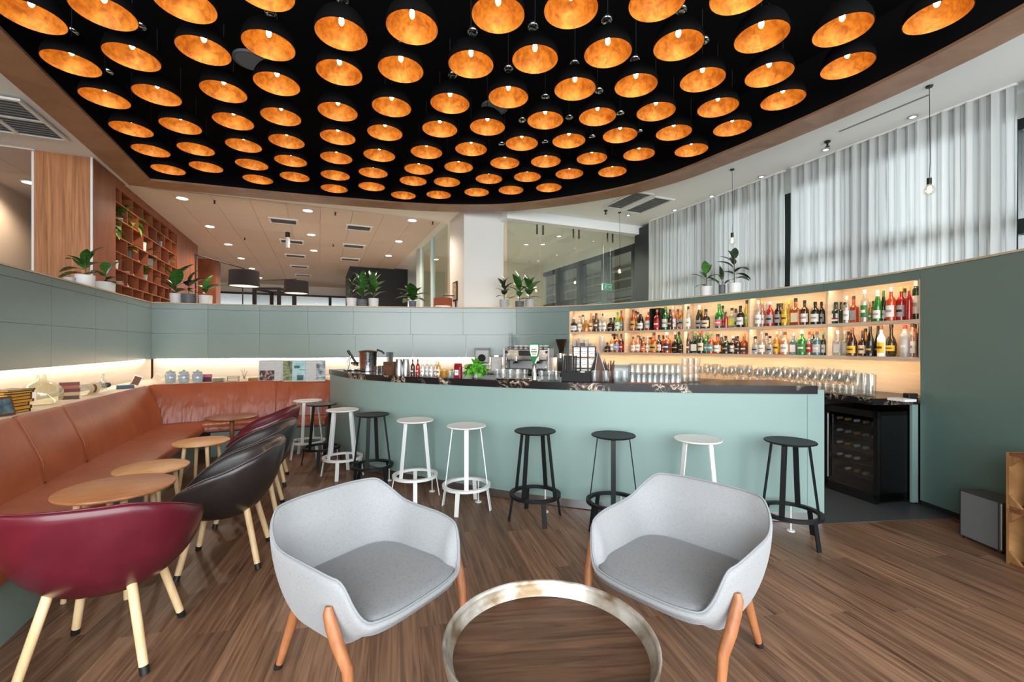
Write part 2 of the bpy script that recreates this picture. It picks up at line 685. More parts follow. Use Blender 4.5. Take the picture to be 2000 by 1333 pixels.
# bottle shelves: one long unit on the right
shelf = thing('bottle_shelf', 'long backlit oak shelf unit with two tiers of bottles behind the bar', 'shelf', (0, 0, 0))
DEP = 0.27
k = MB()
BACK.strip(k, S_SH0, S_SH1, DEP, DEP + 0.04, 0.95, TOPZ - 0.02)
k.build('back_board', M_OAKB, shelf, smooth=30)
k = MB()
BACK.strip(k, S_SH0, S_SH1, 0.03, DEP, 2.165, TOPZ - 0.021)
k.build('top_board', M_OAKB, shelf, smooth=30)
jb = [S_SH0, BACK.s_at(1396), BACK.s_at(1609), S_SH1]
for a, b in zip(jb[:-1], jb[1:]):
    p = MB()
    BACK.strip(p, a + 0.002, b - 0.002, 0.0, 0.028, 2.115, TOPZ - 0.02)
    p.build('fascia', M_WALL, shelf, smooth=30)
led(BACK, S_SH0 + 0.02, S_SH1 - 0.02, 0.034, 0.046, 2.163, shelf)
Z_UP, Z_LO = 1.742, 1.378
for z in (Z_UP, Z_LO):
    p = MB()
    BACK.strip(p, S_SH0, S_SH1, 0.0, 0.022, z - 0.037, z)
    BACK.strip(p, S_SH0, S_SH1, 0.022, DEP, z - 0.016, z)
    p.build('shelf_board', M_OAKB, shelf, smooth=30)
    led(BACK, S_SH0 + 0.02, S_SH1 - 0.02, 0.027, 0.039, z - 0.018, shelf)
DIV = [S_SH0 + 0.008] + [BACK.s_at(x) for x in (1219, 1335, 1463, 1614)] + [S_SH1 - 0.008]
for s in DIV:
    for z0, z1 in ((Z_UP, 2.165), (Z_LO, Z_UP - 0.016)):
        p = MB()
        BACK.strip(p, s - 0.009, s + 0.009, 0.004, DEP, z0, z1)
        p.build('divider', M_OAKB, shelf)

# ------------------------------------------------------------------ ceiling: walnut ring, black recess, white and tiled ceilings
RO = Path([(-4.68, 7.50), (-3.7, 7.83), (-2.79, 8.08), (-1.9, 8.30), (-0.97, 8.42), (0.0, 8.36), (1.0, 8.0), (1.9, 7.50), (2.55, 6.90), (3.03, 6.15),
           (3.45, 5.40), (3.80, 4.66), (4.03, 4.02), (4.15, 3.55), (4.28, 2.8), (4.34, 1.8), (4.30, 0.6), (4.1, -0.8)], sub=6)
outer = [Vector(G(-2.70, -0.5)), Vector(G(-2.70, 1.6)), Vector(G(-2.70, 3.4)), Vector(G(-2.70, 5.2)), Vector(G(-2.70, 7.0)), Vector((-6.03, 7.02))] + RO.p
inner = []
for i, p in enumerate(outer):
    def nrm(a, b):
        d = (b - a).normalized()
        return Vector((d.y, -d.x))
    n0 = nrm(outer[max(i - 1, 0)], outer[max(i - 1, 0) + 1])
    n1 = nrm(outer[min(i, len(outer) - 2)], outer[min(i, len(outer) - 2) + 1])
    n = n0 + n1
    n = n / (0.5 * n.length_squared) * 1.0
    inner.append(p + n * 0.37)
RZ = 4.02
ring = thing('ceiling_ring', 'wide walnut ring under the ceiling framing the black lamp recess', 'ceiling ring', (0, 0, 0))
cuts = [0, 3, 5] + list(range(5 + 9, len(outer) - 1, 9)) + [len(outer) - 1]
for a, b in zip(cuts[:-1], cuts[1:]):
    m = MB()
    vs, fs = [], []
    idx = list(range(a, b + 1))
    for i in idx:
        o, q = outer[i], inner[i]
        vs += [(o.x, o.y, RZ), (q.x, q.y, RZ), (q.x, q.y, RZ + 0.03), (o.x, o.y, CEIL + 0.02)]
    for n in range(len(idx) - 1):
        i = 4 * n
        for q in range(4):
            r = (q + 1) % 4
            fs.append((i + q, i + 4 + q, i + 4 + r, i + r))
    fs += [(0, 1, 2, 3), tuple(4 * (len(idx) - 1) + q for q in (3, 2, 1, 0))]
    m.add(vs, fs)
    m.build('panel', M_RING, ring)
BZ = 4.66
m = MB()
vs = [(p.x, p.y, RZ + 0.03) for p in inner] + [(p.x, p.y, BZ) for p in inner]
n = len(inner)
m.add(vs, [(i, i + 1, n + i + 1, n + i) for i in range(n - 1)])
m.add([(p.x, p.y, BZ) for p in inner], [tuple(range(n))])
black = struct(m.build('ceiling', M_BLACKC), 'black recessed ceiling above the dome lamps')
# white ceiling around the ring
m = MB()
vs = []
cx, cyy = 0.0, 2.0
for p in outer:
    d = Vector((p.x - cx, p.y - cyy))
    q = d.normalized() * 42
    vs += [(p.x, p.y, CEIL), (cx + q.x, cyy + q.y, CEIL)]
m.add(vs, [(2 * i, 2 * i + 1, 2 * i + 3, 2 * i + 2) for i in range(n - 1)])
ceil2 = struct(m.build('ceiling', M_WHITEC), 'white ceiling around the walnut ring')
# mineral tiles of the hall ceiling
TW, TL = 0.60, 1.20
tme = MB().box((0, 0, 0), (TW - 0.006, TL - 0.006, 0.02)).mesh('tile', M_TILE)
ntile = 0
opoly = [tuple(p) for p in outer] + [(4.1, -3), (-6, -3)]
for i in range(-9, 9):
    for j in range(2, 19):
        u, v = -2.96 + (i + 0.5) * TW, 3.4 + (j + 0.5) * TL
        if u + TW / 2 > 2.46 or u < -7.9:
            continue
        if -4.4 < u < -2.9 and 6.3 < v < 7.9:
            continue
        x, y = G(u, v)
        if y < 4 or abs(x) > 1.3 * y:
            continue
        if any(inside(G(u + a * TW / 2, v + b * TL / 2), opoly) for a in (-1, 1) for b in (-1, 1)):
            continue
        if -3.55 < u < -3.0 and v > 8.2 and v < 14.2:
            continue
        put('tile', tme, ceil2, loc=(x, y, CEIL - 0.012), rot=(0, 0, GROT))
        ntile += 1


def gbox(u0, u1, v0, v1, z0, z1):
    b = MB()
    x, y = G((u0 + u1) / 2, (v0 + v1) / 2)
    return b.box((x, y, (z0 + z1) / 2), (abs(u1 - u0), abs(v1 - v0), z1 - z0), GROT)


# ------------------------------------------------------------------ beyond the partition
m = MB()
hp = [BACK.pos(BACK.L * i / 40, 0.3) for i in range(41)]
m.prism([tuple(q) for q in hp] + [(6.5, 1.4), (6.5, 9), (3, 28), (-18, 28), (-9, 4), tuple(LEFT.pos(0.3, 0.3)), tuple(LEFT.pos(LEFT.L, 0.3))], 0.0, 0.012)
m.build('hall_bounce_floor', M_HALLF, fl)  # unseen pale hall floor, added to bounce more light upwards
# white column
col = struct(gbox(2.62, 3.46, 8.38, 9.4, 0, CEIL + 0.01).build('trim_2', M_WHITEP), 'square white column behind the partition')
# hall: walls
struct(gbox(-5.05, -4.83, 4.0, 27, 0, CEIL).build('wall_hall', M_BEIGE), 'beige wall far left behind the wood column')
struct(gbox(0.98, 2.9, 15.9, 18.5, 0, CEIL).build('wall_dark', mat('black_wall_paint', rgb(24, 27, 33), 0.6)), 'black wall block at the end of the hall')
m = MB()
for u0, u1, z0, z1 in ((-5, -4.0, 0, CEIL), (-4.0, 3.5, 0, 1.3), (-4.0, 3.5, 3.78, CEIL), (3.2, 3.5, 1.3, 3.78)):
    x, y = G((u0 + u1) / 2, 22.1)
    m.box((x, y, (z0 + z1) / 2), (u1 - u0, 0.2, z1 - z0), GROT)
struct(m.build('wall_far', M_WHITEP), 'pale far wall of the hall with a window band')
for i in range(5):
    w = thing('hall_window', ORD[i + 1] + ' bright window from the left at the far end of the hall', 'window', (*G(-3.25 + 1.5 * i, 22.0), 1.3), GROT)
    p = MB()
    for c, s in (((0, 0, 0.04), (1.5, 0.08, 0.08)), ((0, 0, 2.44), (1.5, 0.08, 0.08)), ((-0.72, 0, 1.24), (0.06, 0.08, 2.32)), ((0.72, 0, 1.24), (0.06, 0.08, 2.32)), ((0, 0, 1.75), (1.38, 0.06, 0.05))):
        p.box(c, s)
    p.build('window_frame', M_DKFRAME, w)
    MB().box((0, 0.0, 1.24), (1.38, 0.01, 2.32)).build('pane', M_GLASSW, w)

# wood-clad column and walnut bookcase wall
wc = struct(gbox(-3.60, -2.975, 8.26, 8.95, 0, CEIL + 0.005).build('trim_3', M_COLW), 'column clad in brown wood veneer behind the left partition')
for u in (-3.60, -2.975):
    gbox(u - 0.012, u + 0.012, 8.245, 8.265, 0, CEIL).build('edge_profile', M_FRAMEW, wc)
struct(gbox(-2.985, -2.957, 8.27, 9.0, 0, CEIL).build('trim_4', M_WALNUT), 'red walnut cladding beside the bookcase')
struct(gbox(-3.6, -2.957, 12.40, 14.3, 0, CEIL).build('trim_5', M_WALNUT), 'walnut cladding beyond the bookcase')
struct(gbox(-3.6, -2.957, 9.0, 12.40, 4.04, CEIL).build('trim_6', M_WALNUT), 'walnut fascia above the bookcase')
BK0, BK1 = 9.0, 12.40
bk = thing('bookcase', 'tall red walnut bookcase with staggered compartments of plants and books', 'bookcase', (*G(-2.957, BK0), 0), GROT)
BL = BK1 - BK0
# local: x to the right of the grid, y along depth; shelves recede to -x
p = MB().box((-0.42, BL / 2, 2.02), (0.04, BL, 4.04))
p.build('back_board', mat('shaded_walnut', rgb(84, 44, 26), 0.6), bk)  # walnut darkened: shade inside the compartments put into the colour
BSH = [2.02, 2.26, 2.49, 2.72, 3.0, 3.25, 3.54, 3.80, 4.03]
for z in BSH:
    MB().box((-0.2, BL / 2, z), (0.40, BL, 0.016)).build('shelf_board', M_WALNUT, bk)
for r in range(len(BSH) - 1):
    y = 0.25 if r % 2 else 0.5
    while y < BL:
        MB().box((-0.2, y, (BSH[r] + BSH[r + 1]) / 2), (0.395, 0.014, BSH[r + 1] - BSH[r] - 0.016)).build('divider', M_WALNUT, bk)
        y += 0.5
MB().box((-0.2, 0.011, 2.02), (0.4, 0.022, 4.04)).build('side_panel', M_WALNUT, bk)
MB().box((-0.2, BL - 0.011, 2.02), (0.4, 0.022, 4.04)).build('side_panel', M_WALNUT, bk)

# glass partition on the right of the column with steel edge and beam
struct(gbox(3.4, 6.75, 8.05, 8.42, 4.0, CEIL).build('trim_7', M_WHITEC), 'white beam above the glass partition')
gp = thing('glass_partition', 'frameless glass partition of tall panes right of the white column', 'partition', (*G(3.47, 8.24), 0), GROT)
us = [0.0, 0.75, 1.62, 2.5, 3.22]
for a, b in zip(us[:-1], us[1:]):
    MB().box(((a + b) / 2, 0, 2.0), (b - a - 0.012, 0.012, 4.0)).build('pane', M_GLASSP, gp)
for u in us[1:-1]:
    for d in (-0.07, 0.07):
        MB().box((u + d, 0, 3.9), (0.02, 0.03, 0.2)).build('clamp', M_BLACK, gp)
MB().box((3.25, 0, 2.0), (0.05, 0.05, 4.0)).build('post', M_STEEL, gp)
# glass screen running into the hall from behind the column
gs = thing('glass_screen', 'narrow glass screen with pale posts left of the white column', 'partition', (*G(2.62, 9.6), 0), GROT)
for v0, v1 in ((0.0, 1.35), (1.38, 2.6)):
    MB().box((0, (v0 + v1) / 2, 2.09), (0.012, v1 - v0, 4.18)).build('pane', M_GLASSP, gs)
for v, w in ((1.365, 0.04), (2.9, 0.5)):
    MB().box((0, v, 2.09), (0.10, w, 4.18)).build('post', mat('pale_teal_metal', rgb(196, 212, 212), 0.4), gs)

# corridor behind the glass: end wall and window wall that goes on behind the curtains
struct(gbox(2.7, 7.0, 13.2, 13.4, 0, CEIL).build('wall_corridor', M_BEIGE), 'beige end wall seen through the glass partition')
m = MB()
for v0, v1, z0, z1 in ((-2, 13.3, 3.92, CEIL), (-2, 13.3, 0, 0.25)):
    x, y = G(6.96, (v0 + v1) / 2)
    m.box((x, y, (z0 + z1) / 2), (0.16, v1 - v0, z1 - z0), GROT)
struct(m.build('wall_window', M_WHITEP), 'window wall behind the curtains')
nwin = 0
BW = 1.23
for i, v in enumerate([-1.34 + BW * k for k in range(12)]):
    nwin += 1
    w = thing('window', 'dark framed facade window, ' + ORD[12 - i] + ' bay from the far end', 'window', (*G(6.94, v + BW / 2), 0.25), GROT + pi / 2)
    p = MB()
    hh = 3.67
    for c, s_ in (((-BW / 2 + 0.07, 0, hh / 2), (0.14, 0.14, hh)), ((BW / 2 - 0.07, 0, hh / 2), (0.14, 0.14, hh)), ((0, 0, 0.05), (BW - 0.28, 0.12, 0.10)), ((0, 0, hh - 0.06), (BW - 0.28, 0.12, 0.12)),
                  ((0, 0, 2.52), (BW - 0.28, 0.12, 0.16))):
        p.box(c, s_)
    p.build('window_frame', M_DKFRAME, w)
    MB().box((0.0, -0.01, 1.27), (BW - 0.28, 0.01, 2.34)).build('pane', M_GLASSW, w)
    MB().box((0.0, -0.01, 3.08), (BW - 0.28, 0.01, 0.96)).build('pane', M_GLASSW, w)
# building across the street, seen through the corridor windows and the curtain gaps
ob = thing('office_building', 'dark teal building with pale horizontal louvres outside the windows', 'building', (*G(9.4, 8.8), 0), GROT)
MB().box((1.0, 8.0, 5.0), (2.0, 16.0, 10.0)).build('facade', mat('teal_facade', rgb(72, 92, 94), 0.5), ob)
lv = MB().box((0, 0, 0), (0.12, 15.6, 0.05)).mesh('louvre', mat('pale_louvre', rgb(196, 206, 208), 0.5))
for q in range(18):
    put('louvre', lv, ob, loc=(-0.07, 8.0, 0.5 + 0.32 * q))
for q in range(5):
    MB().box((-0.02, 0.5 + 3.4 * q, 5.0), (0.05, 0.5, 9.8)).build('pilaster', M_DKFRAME, ob)
# dark corner post
struct(gbox(6.62, 6.86, 7.72, 8.2, 0, CEIL - 0.05).build('trim_8', M_DKFRAME), 'dark corner post between glass partition and curtains')

# curtains
M_CURT = bpy.data.materials.new('sheer_curtain')
M_CURT.use_nodes = True
_n, _l = M_CURT.node_tree.nodes, M_CURT.node_tree.links
_n.remove(_n['Principled BSDF'])
_d = _n.new('ShaderNodeBsdfDiffuse')
_d.inputs['Color'].default_value = rgb(218, 222, 222)
_t = _n.new('ShaderNodeBsdfTranslucent')
_t.inputs['Color'].default_value = rgb(212, 217, 218)
_m = _n.new('ShaderNodeMixShader')
_m.inputs[0].default_value = 0.48
_l.new(_d.outputs[0], _m.inputs[1])
_l.new(_t.outputs[0], _m.inputs[2])
_l.new(_m.outputs[0], _n['Material Output'].inputs['Surface'])


def curtain(v0, v1, label, seed):
    rnd = random.Random(seed)
    L = v1 - v0
    nf = int(L / 0.10)
    ph = [rnd.uniform(0, 6.28) for _ in range(4)]

    def fn(a, b):
        s = a * L
        z = 0.12 + (CEIL - 0.14) * b
        w = 2 * pi * nf * a
        d = 0.034 * sin(w + 1.1 * sin(5.3 * a * L + ph[0]) + 0.5 * sin(2 * z + ph[3])) + 0.022 * sin(0.47 * w + ph[1]) + 0.012 * sin(2.1 * w + ph[2])
        taper = 0.75 + 0.25 * (1 - b)
        x, y = G(6.57 + d * taper, v0 + s + 0.012 * sin(2 * w))
        return (x, y, z)
    m = MB()
    m.grid(fn, nf * 10, 7)
    t = thing('curtain', label, 'curtain', (0, 0, 0), 0, 'sheer curtains along the window wall')
    m.build('cloth', M_CURT, t, smooth=179)
    x, y = G(6.57, (v0 + v1) / 2)
    MB().box((x, y, CEIL - 0.012), (0.04, L, 0.022), GROT).build('rail', M_FRAMEW, t)


curtain(4.60, 7.63, 'pale sheer curtain beside the dark corner post, behind the potted plants', 1)
curtain(2.12, 4.50, 'wide pale sheer curtain between the two dark gaps', 2)
curtain(-0.6, 2.06, 'pale sheer curtain cut off by the right edge of the photo', 3)
# ------------------------------------------------------------------ hall and ceiling lights, vents
M_LAMPON = mat('downlight_glow', rgb(255, 236, 214), 0.5, emit=((1.0, 0.86, 0.70, 1), 22.0))
M_LAMPCOOL = mat('downlight_cool', rgb(240, 246, 255), 0.5, emit=((0.95, 0.98, 1.0, 1), 9.0))
M_VENT = mat('vent_metal', rgb(150, 150, 150), 0.4, metal=0.6)
M_VENTD = mat('vent_dark', rgb(128, 132, 134), 0.55)


def spotlamp(loc, power, col, size=0.06, angle=150, blend=0.6):
    l = bpy.data.lights.new('downlight_beam', 'SPOT')
    l.energy, l.color, l.shadow_soft_size = power, col, size
    l.spot_size, l.spot_blend = radians(angle), blend
    return l


dl = None
HALL = [(57, 357), (356, 388), (410, 443), (446, 478), (471, 505), (492, 525), (507, 543), (601, 412), (608, 459), (613, 490), (805, 431), (779, 472), (759, 500)]
beam2 = spotlamp(None, 240, (1.0, 0.86, 0.70))
beam = spotlamp(None, 95, (1.0, 0.82, 0.66))
for i, (px, py) in enumerate(HALL):
    p = at(px, py, CEIL - 0.03)
    lab = ['round downlight beside the wood column, at the left edge', 'nearest downlight of the row beside the bookcase'][i] if i < 2 else (
        ORD[i - 1] + ' downlight from the near end of the row beside the bookcase' if i < 7 else
        (ORD[i - 6] + ' downlight from the near end of the middle row of the hall' if i < 10 else ORD[i - 9] + ' downlight from the near end of the row near the white column'))
    t = thing('downlight', lab, 'ceiling light', (p.x, p.y, CEIL - 0.024), 0, 'round downlights in the hall ceiling')
    if dl is None:
        a = MB().lathe([(0.085, 0.002), (0.105, 0.002), (0.105, -0.008), (0.085, -0.008)], 24, close=True).mesh('trim_ring', M_FRAMEW)
        b = MB().lathe([(0, -0.003), (0.085, -0.003)], 24).mesh('diffuser', M_LAMPON)
        dl = (a, b)
    put('trim_ring', dl[0], t)
    put('diffuser', dl[1], t)
    if True:
        o = bpy.data.objects.new('beam', beam if i else spotlamp(None, 75, (1.0, 0.82, 0.66)))
        o.parent, o.location = t, (0, 0, -0.03)
        COL.objects.link(o)
RIGHTD = [(1783, 229), (1613, 293), (1487, 346), (1390, 384), (1318, 411), (1227, 421)]
for i, (px, py) in enumerate(RIGHTD):
    p = at(px, py, CEIL - 0.01)
    t = thing('downlight', ORD[i + 1] + ' small spot from the near end of the ceiling row beside the curtains', 'ceiling light', (p.x, p.y, CEIL - 0.001), 0, 'small ceiling spots beside the curtains')
    MB().lathe([(0.03, 0.0), (0.05, 0.0), (0.05, -0.01), (0.03, -0.01)], 20, close=True).build('trim_ring', M_CHROME, t)
    MB().lathe([(0, -0.004), (0.03, -0.004)], 16).build('diffuser', M_LAMPCOOL, t)
for i, (px, py) in enumerate([(1028 + 0, 478), (1060, 478), (1092, 462), (1130, 444), (1050, 441)]):
    p = at(px, py, CEIL - 0.01)
    t = thing('downlight', ORD[i + 1] + ' downlight of the corridor seen through the glass partition', 'ceiling light', (p.x, p.y, CEIL - 0.001), 0, 'corridor downlights behind the glass')
    MB().lathe([(0.05, 0.0), (0.075, 0.0), (0.075, -0.01), (0.05, -0.01)], 20, close=True).build('trim_ring', M_FRAMEW, t)
    MB().lathe([(0, -0.004), (0.05, -0.004)], 16).build('diffuser', M_LAMPCOOL, t)
    o = bpy.data.objects.new('beam', beam2)
    o.parent, o.location = t, (0, 0, -0.03)
    COL.objects.link(o)


def vent(loc, sx, sy, label, cols=1, group=None, name='air_vent', dark=M_VENTD, nsl=8, z=CEIL - 0.024):
    t = thing(name, label, 'air vent', (loc[0], loc[1], z), GROT, group)
    m = MB()
    for c, s in (((0, sy / 2 - 0.02, -0.012), (sx, 0.04, 0.024)), ((0, -sy / 2 + 0.02, -0.012), (sx, 0.04, 0.024)), ((sx / 2 - 0.02, 0, -0.012), (0.04, sy - 0.08, 0.024)), ((-sx / 2 + 0.02, 0, -0.012), (0.04, sy - 0.08, 0.024))):
        m.box(c, s)
    for k in range(1, cols):
        m.box((-sx / 2 + sx * k / cols, 0, -0.012), (0.05, sy - 0.08, 0.024))
        m.box((0, -sy / 2 + sy * k / cols, -0.011), (sx - 0.08, 0.05, 0.022))
    m.build('frame', M_FRAMEW, t)
    MB().box((0, 0, -0.002), (sx - 0.08, sy - 0.08, 0.004)).build('backing', dark, t)
    sl = MB()
    sl.box((0, 0, 0), (sx - 0.09, 0.022, 0.004), M=Matrix.Rotation(0.6, 3, 'X'))
    me = sl.mesh('slat', dark)
    for q in range(nsl):
        put('slat', me, t, loc=(0, -sy / 2 + 0.06 + (sy - 0.12) * q / (nsl - 1), -0.012))
    return t


for i, (px, py) in enumerate([(554, 432), (570, 472), (577, 500), (585, 521), (592, 538)]):
    p = at(px, py, CEIL - 0.03)
    vent(p, 0.56, 0.42, ORD[i + 1] + ' grey ceiling vent from the near end of the left hall row', 1, 'ceiling vents in the hall', nsl=6)
for i, (px, py) in enumerate([(701, 445), (691, 481), (684, 507)]):
    p = at(px, py, CEIL - 0.03)
    vent(p, 0.56, 0.42, ORD[i + 1] + ' grey ceiling vent from the near end of the right hall row', 1, 'ceiling vents in the hall', nsl=6)
vent(G(-3.45, 7.08), 0.98, 1.06, 'large four-panel grille in the ceiling at the left edge', 2, nsl=14, name='ceiling_grille')
vent(G(5.25, 6.70), 0.42, 0.95, 'narrow ceiling air grille, farther from the curtains', 1, nsl=12, name='ceiling_grille', z=CEIL - 0.001)
vent(G(5.78, 6.78), 0.46, 0.95, 'narrow ceiling air grille, next to the curtains', 1, nsl=12, name='ceiling_grille', z=CEIL - 0.001)
t = tag(gbox(6.0, 6.03, 2.6, 3.5, CEIL - 0.004, CEIL + 0.002).build('slot_diffuser', M_VENTD), 'thin dark slot diffuser in the white ceiling near the curtains', 'air vent')
for i, (px, py) in enumerate([(419, 395), (655, 418), (651, 480), (478, 467), (845, 436), (1616, 283), (1183, 416)]):
    p = at(px, py, CEIL - 0.05)
    t = thing('sprinkler', ['dark sprinkler head nearest the bookcase', 'dark sprinkler head right of the middle downlights', 'dark sprinkler head farther down the hall', 'dark sprinkler head between the bookcase and lamp shade', 'dark sprinkler head near the white column',
              'small dark camera dome by the curtains', 'dark sprinkler head beside the hanging bulb over the glass'][i], 'sprinkler', (p.x, p.y, CEIL - 0.02))
    MB().lathe([(0, 0.02), (0.035, 0.02), (0.035, 0.0), (0.012, -0.005), (0.012, -0.05), (0.03, -0.055), (0, -0.06)], 12).build('head', M_BLACK, t)
p = at(562, 455, CEIL - 0.03)
t = thing('track_spotlight', 'white and black cylinder spotlight hanging from the hall ceiling', 'spotlight', (p.x, p.y, CEIL - 0.02))
MB().tube([(0, 0, 0), (0, 0, -0.12)], 0.05, 14).build('mount', M_BLACK, t)
MB().tube([(0, 0, -0.12), (0, 0, -0.36)], 0.045, 14).build('barrel', M_FRAMEW, t)

# ------------------------------------------------------------------ dome lamps
LAMPS = [(61,33),(203,25),(361,9),(515,-18),(667,68),(805,55),(973,30),(1115,20),(1283,5),(1445,-10),(1830,33),(1645,60),(1487,73),(1325,90),(1187,105),(1045,117),(920,127),(783,137),(663,143),(525,90),(398,100),(258,113),(140,125),(205,193),(307,187),(437,180),(541,165),(660,219),(765,210),(879,203),(993,191),(1123,175),(1242,168),(1372,157),(1502,147),(1655,130),(1529,196),(1402,211),(1281,219),(1167,229),(1065,236),(952,249),(859,253),(752,260),(660,269),(560,277),(549,229),(456,238),(353,247),(257,253),(295,295),(383,292),(476,285),(492,322),(568,315),(657,309),(741,304),(833,298),(920,292),(1019,281),(1111,276),(1211,265),(1316,260),(1430,251),(1350,294),(1248,302),(1156,310),(1066,316),(986,319),(896,327),(818,331),(729,338),(655,343),(576,346),(504,351),(403,327),(329,332),(653,369),(726,365),(807,354),(873,356),(955,350),(1030,346),(1112,340),(1196,336),(788,382),(857,381),(931,376),(998,372),(1072,367)]
M_DOME = mat('black_dome_metal', rgb(10, 10, 11), 0.7, spec=0.2)
M_GOLD = bpy.data.materials.new('gold_leaf')
M_GOLD.use_nodes = True
_nt = M_GOLD.node_tree
_p = _nt.nodes['Principled BSDF']
_p.inputs['Metallic'].default_value = 0.35
_p.inputs['Roughness'].default_value = 0.48
_tc, _oi = _nt.nodes.new('ShaderNodeTexCoord'), _nt.nodes.new('ShaderNodeObjectInfo')
_ad = _nt.nodes.new('ShaderNodeVectorMath')
_ad.operation = 'MULTIPLY_ADD'
_ad.inputs[1].default_value = (31, 57, 83)
_cb = _nt.nodes.new('ShaderNodeCombineXYZ')
for _k in range(3):
    _nt.links.new(_oi.outputs['Random'], _cb.inputs[_k])
_nt.links.new(_cb.outputs[0], _ad.inputs[0])
_nt.links.new(_tc.outputs['Object'], _ad.inputs[2])
_nz = _nt.nodes.new('ShaderNodeTexNoise')
_nz.inputs['Scale'].default_value = 16
_nz.inputs['Detail'].default_value = 5
_nz.inputs['Roughness'].default_value = 0.6
_nz.inputs['Distortion'].default_value = 0.5
_nt.links.new(_ad.outputs[0], _nz.inputs['Vector'])
_cr = _nt.nodes.new('ShaderNodeValToRGB')
_cr.color_ramp.elements[0].position, _cr.color_ramp.elements[1].position = 0.34, 0.62
_cr.color_ramp.elements[0].color = rgb(172, 98, 26)
_cr.color_ramp.elements[1].color = rgb(222, 152, 56)
_nt.links.new(_nz.outputs['Fac'], _cr.inputs['Fac'])
_nt.links.new(_cr.outputs['Color'], _p.inputs['Base Color'])
M_BULB = mat('warm_bulb', rgb(255, 214, 150), 0.4, emit=((1.0, 0.73, 0.38, 1), 32.0))
LZ, LR, LH = CAM_H + 2.5, 0.205, 0.215
prof_o = [(0.0, LH + 0.004), (0.03, LH + 0.002)] + [(LR * cos(a), LH * sin(a)) for a in [radians(x) for x in (80, 68, 56, 44, 33, 22, 11, 0)]] + [(LR - 0.006, 0.0)]
prof_i = [((LR - 0.006) * cos(a), (LH - 0.008) * sin(a)) for a in [radians(x) for x in (0, 11, 22, 33, 44, 56, 68, 80)]] + [(0.0, LH - 0.008)]
me_sh = MB().lathe(prof_o, 36).mesh('shade', M_DOME, smooth=60)
me_li = MB().lathe(prof_i, 36).mesh('gold_lining', M_GOLD, smooth=180)
me_so = MB().tube([(0, 0, LH - 0.01), (0, 0, LH - 0.075)], 0.019, 12).mesh('socket', M_BLACK, smooth=40)
me_bu = MB().lathe([(0, -0.066), (0.010, -0.062), (0.018, -0.050), (0.021, -0.034), (0.019, -0.016), (0.014, 0.0), (0, 0.002)], 14, c=(0, 0, LH - 0.075)).mesh('bulb', M_BULB, smooth=180)
me_co = MB().tube([(0, 0, LH), (0, 0, BZ - LZ)], 0.004, 6).mesh('cord', M_BLACKM)
lp = []
for px, py in LAMPS:
    y = FPX * 2.5 / (HZ - py)
    p = Vector(((px - 1000) / FPX * y, y))
    lp.append((p.dot(GB) - 0.02 * p.dot(GA) + 0.12, p.dot(GA), p))
colsd = {}
LAMPLAB = []
for u, v, p in lp:
    colsd.setdefault(int(round((u + 2.0) / 0.53)), []).append((v, p))
for ci in sorted(colsd):
    for ri, (v, p) in enumerate(sorted(colsd[ci], key=lambda q: -q[0])):
        t = thing('dome_pendant_lamp', 'black dome pendant with gold lining, %s lamp from far end of %s column from left' % (ORD[ri + 1], ORD[ci + 1]), 'pendant lamp',
                  (p.x, p.y, LZ), random.uniform(0, 6.28), 'gold-lined dome lamps under the black ceiling')
        LAMPLAB.append((p, '%s lamp from far end of %s column' % (ORD[ri + 1], ORD[ci + 1])))
        put('shade', me_sh, t)
        put('gold_lining', me_li, t)
        put('socket', me_so, t)
        put('bulb', me_bu, t)
        put('cord', me_co, t)
# chrome ceiling reflectors between the lamps and round speakers
me_cr = MB().lathe([(0.0, -0.012), (0.03, -0.02), (0.052, -0.012), (0.062, 0.0), (0.062, 0.02), (0, 0.02)], 20).mesh('reflector', M_CHROME, smooth=50)
CH = [(923, 63), (1041, 53), (1185, 40), (1330, 20), (993, 135), (1122, 125), (1240, 117), (783, 90), (1065, 190), (1170, 178), (1212, 222), (884, 147), (1020, 235), (1112, 230), (669, 2), (528, 25), (1375, 80), (406, 36), (140, 62), (210, 141), (1157, 268), (1250, 258), (273, 52), (980, 282), (1065, 278), (1355, 250)]
USED = set()
for i, (px, py) in enumerate(CH):
    p = at(px, py, BZ - 0.02)
    # the lamp whose picture it stands next to
    dq = sorted(LAMPLAB, key=lambda q: (FPX * q[0].x / q[0].y + 1000 - px) ** 2 + (HZ - FPX * 2.5 / q[0].y - py) ** 2)
    nl = next(q for q in dq if q[1] not in USED)
    USED.add(nl[1])
    t = thing('chrome_spotlight', 'small chrome ceiling spot beside dome lamp, ' + nl[1].replace(' lamp', ''), 'ceiling light', (p.x, p.y, BZ - 0.02), 0, 'small chrome spots in the black ceiling')
    put('reflector', me_cr, t)
    MB().lathe([(0, -0.0215), (0.018, -0.0215)], 12).build('lens', M_GLASSW, t)
for px, py, w in ((490, 120, 'left'), (966, 212, 'centre')):
    p = at(px, py, BZ - 0.03)
    t = thing('ceiling_speaker', 'round grey ceiling speaker between the dome lamps, ' + ('near the left column of lamps' if w == 'left' else 'half hidden near the middle lamps'), 'speaker', (p.x, p.y, BZ - 0.002))
    MB().lathe([(0, -0.028), (0.15, -0.028), (0.16, -0.018), (0.16, 0.0)], 32).build('grille', mat('speaker_grey', rgb(132, 140, 146), 0.6), t)
    MB().lathe([(0.16, -0.03), (0.175, -0.03), (0.175, 0.0), (0.16, 0.0)], 32, close=True).build('rim', mat('speaker_rim', rgb(112, 118, 122), 0.5), t)

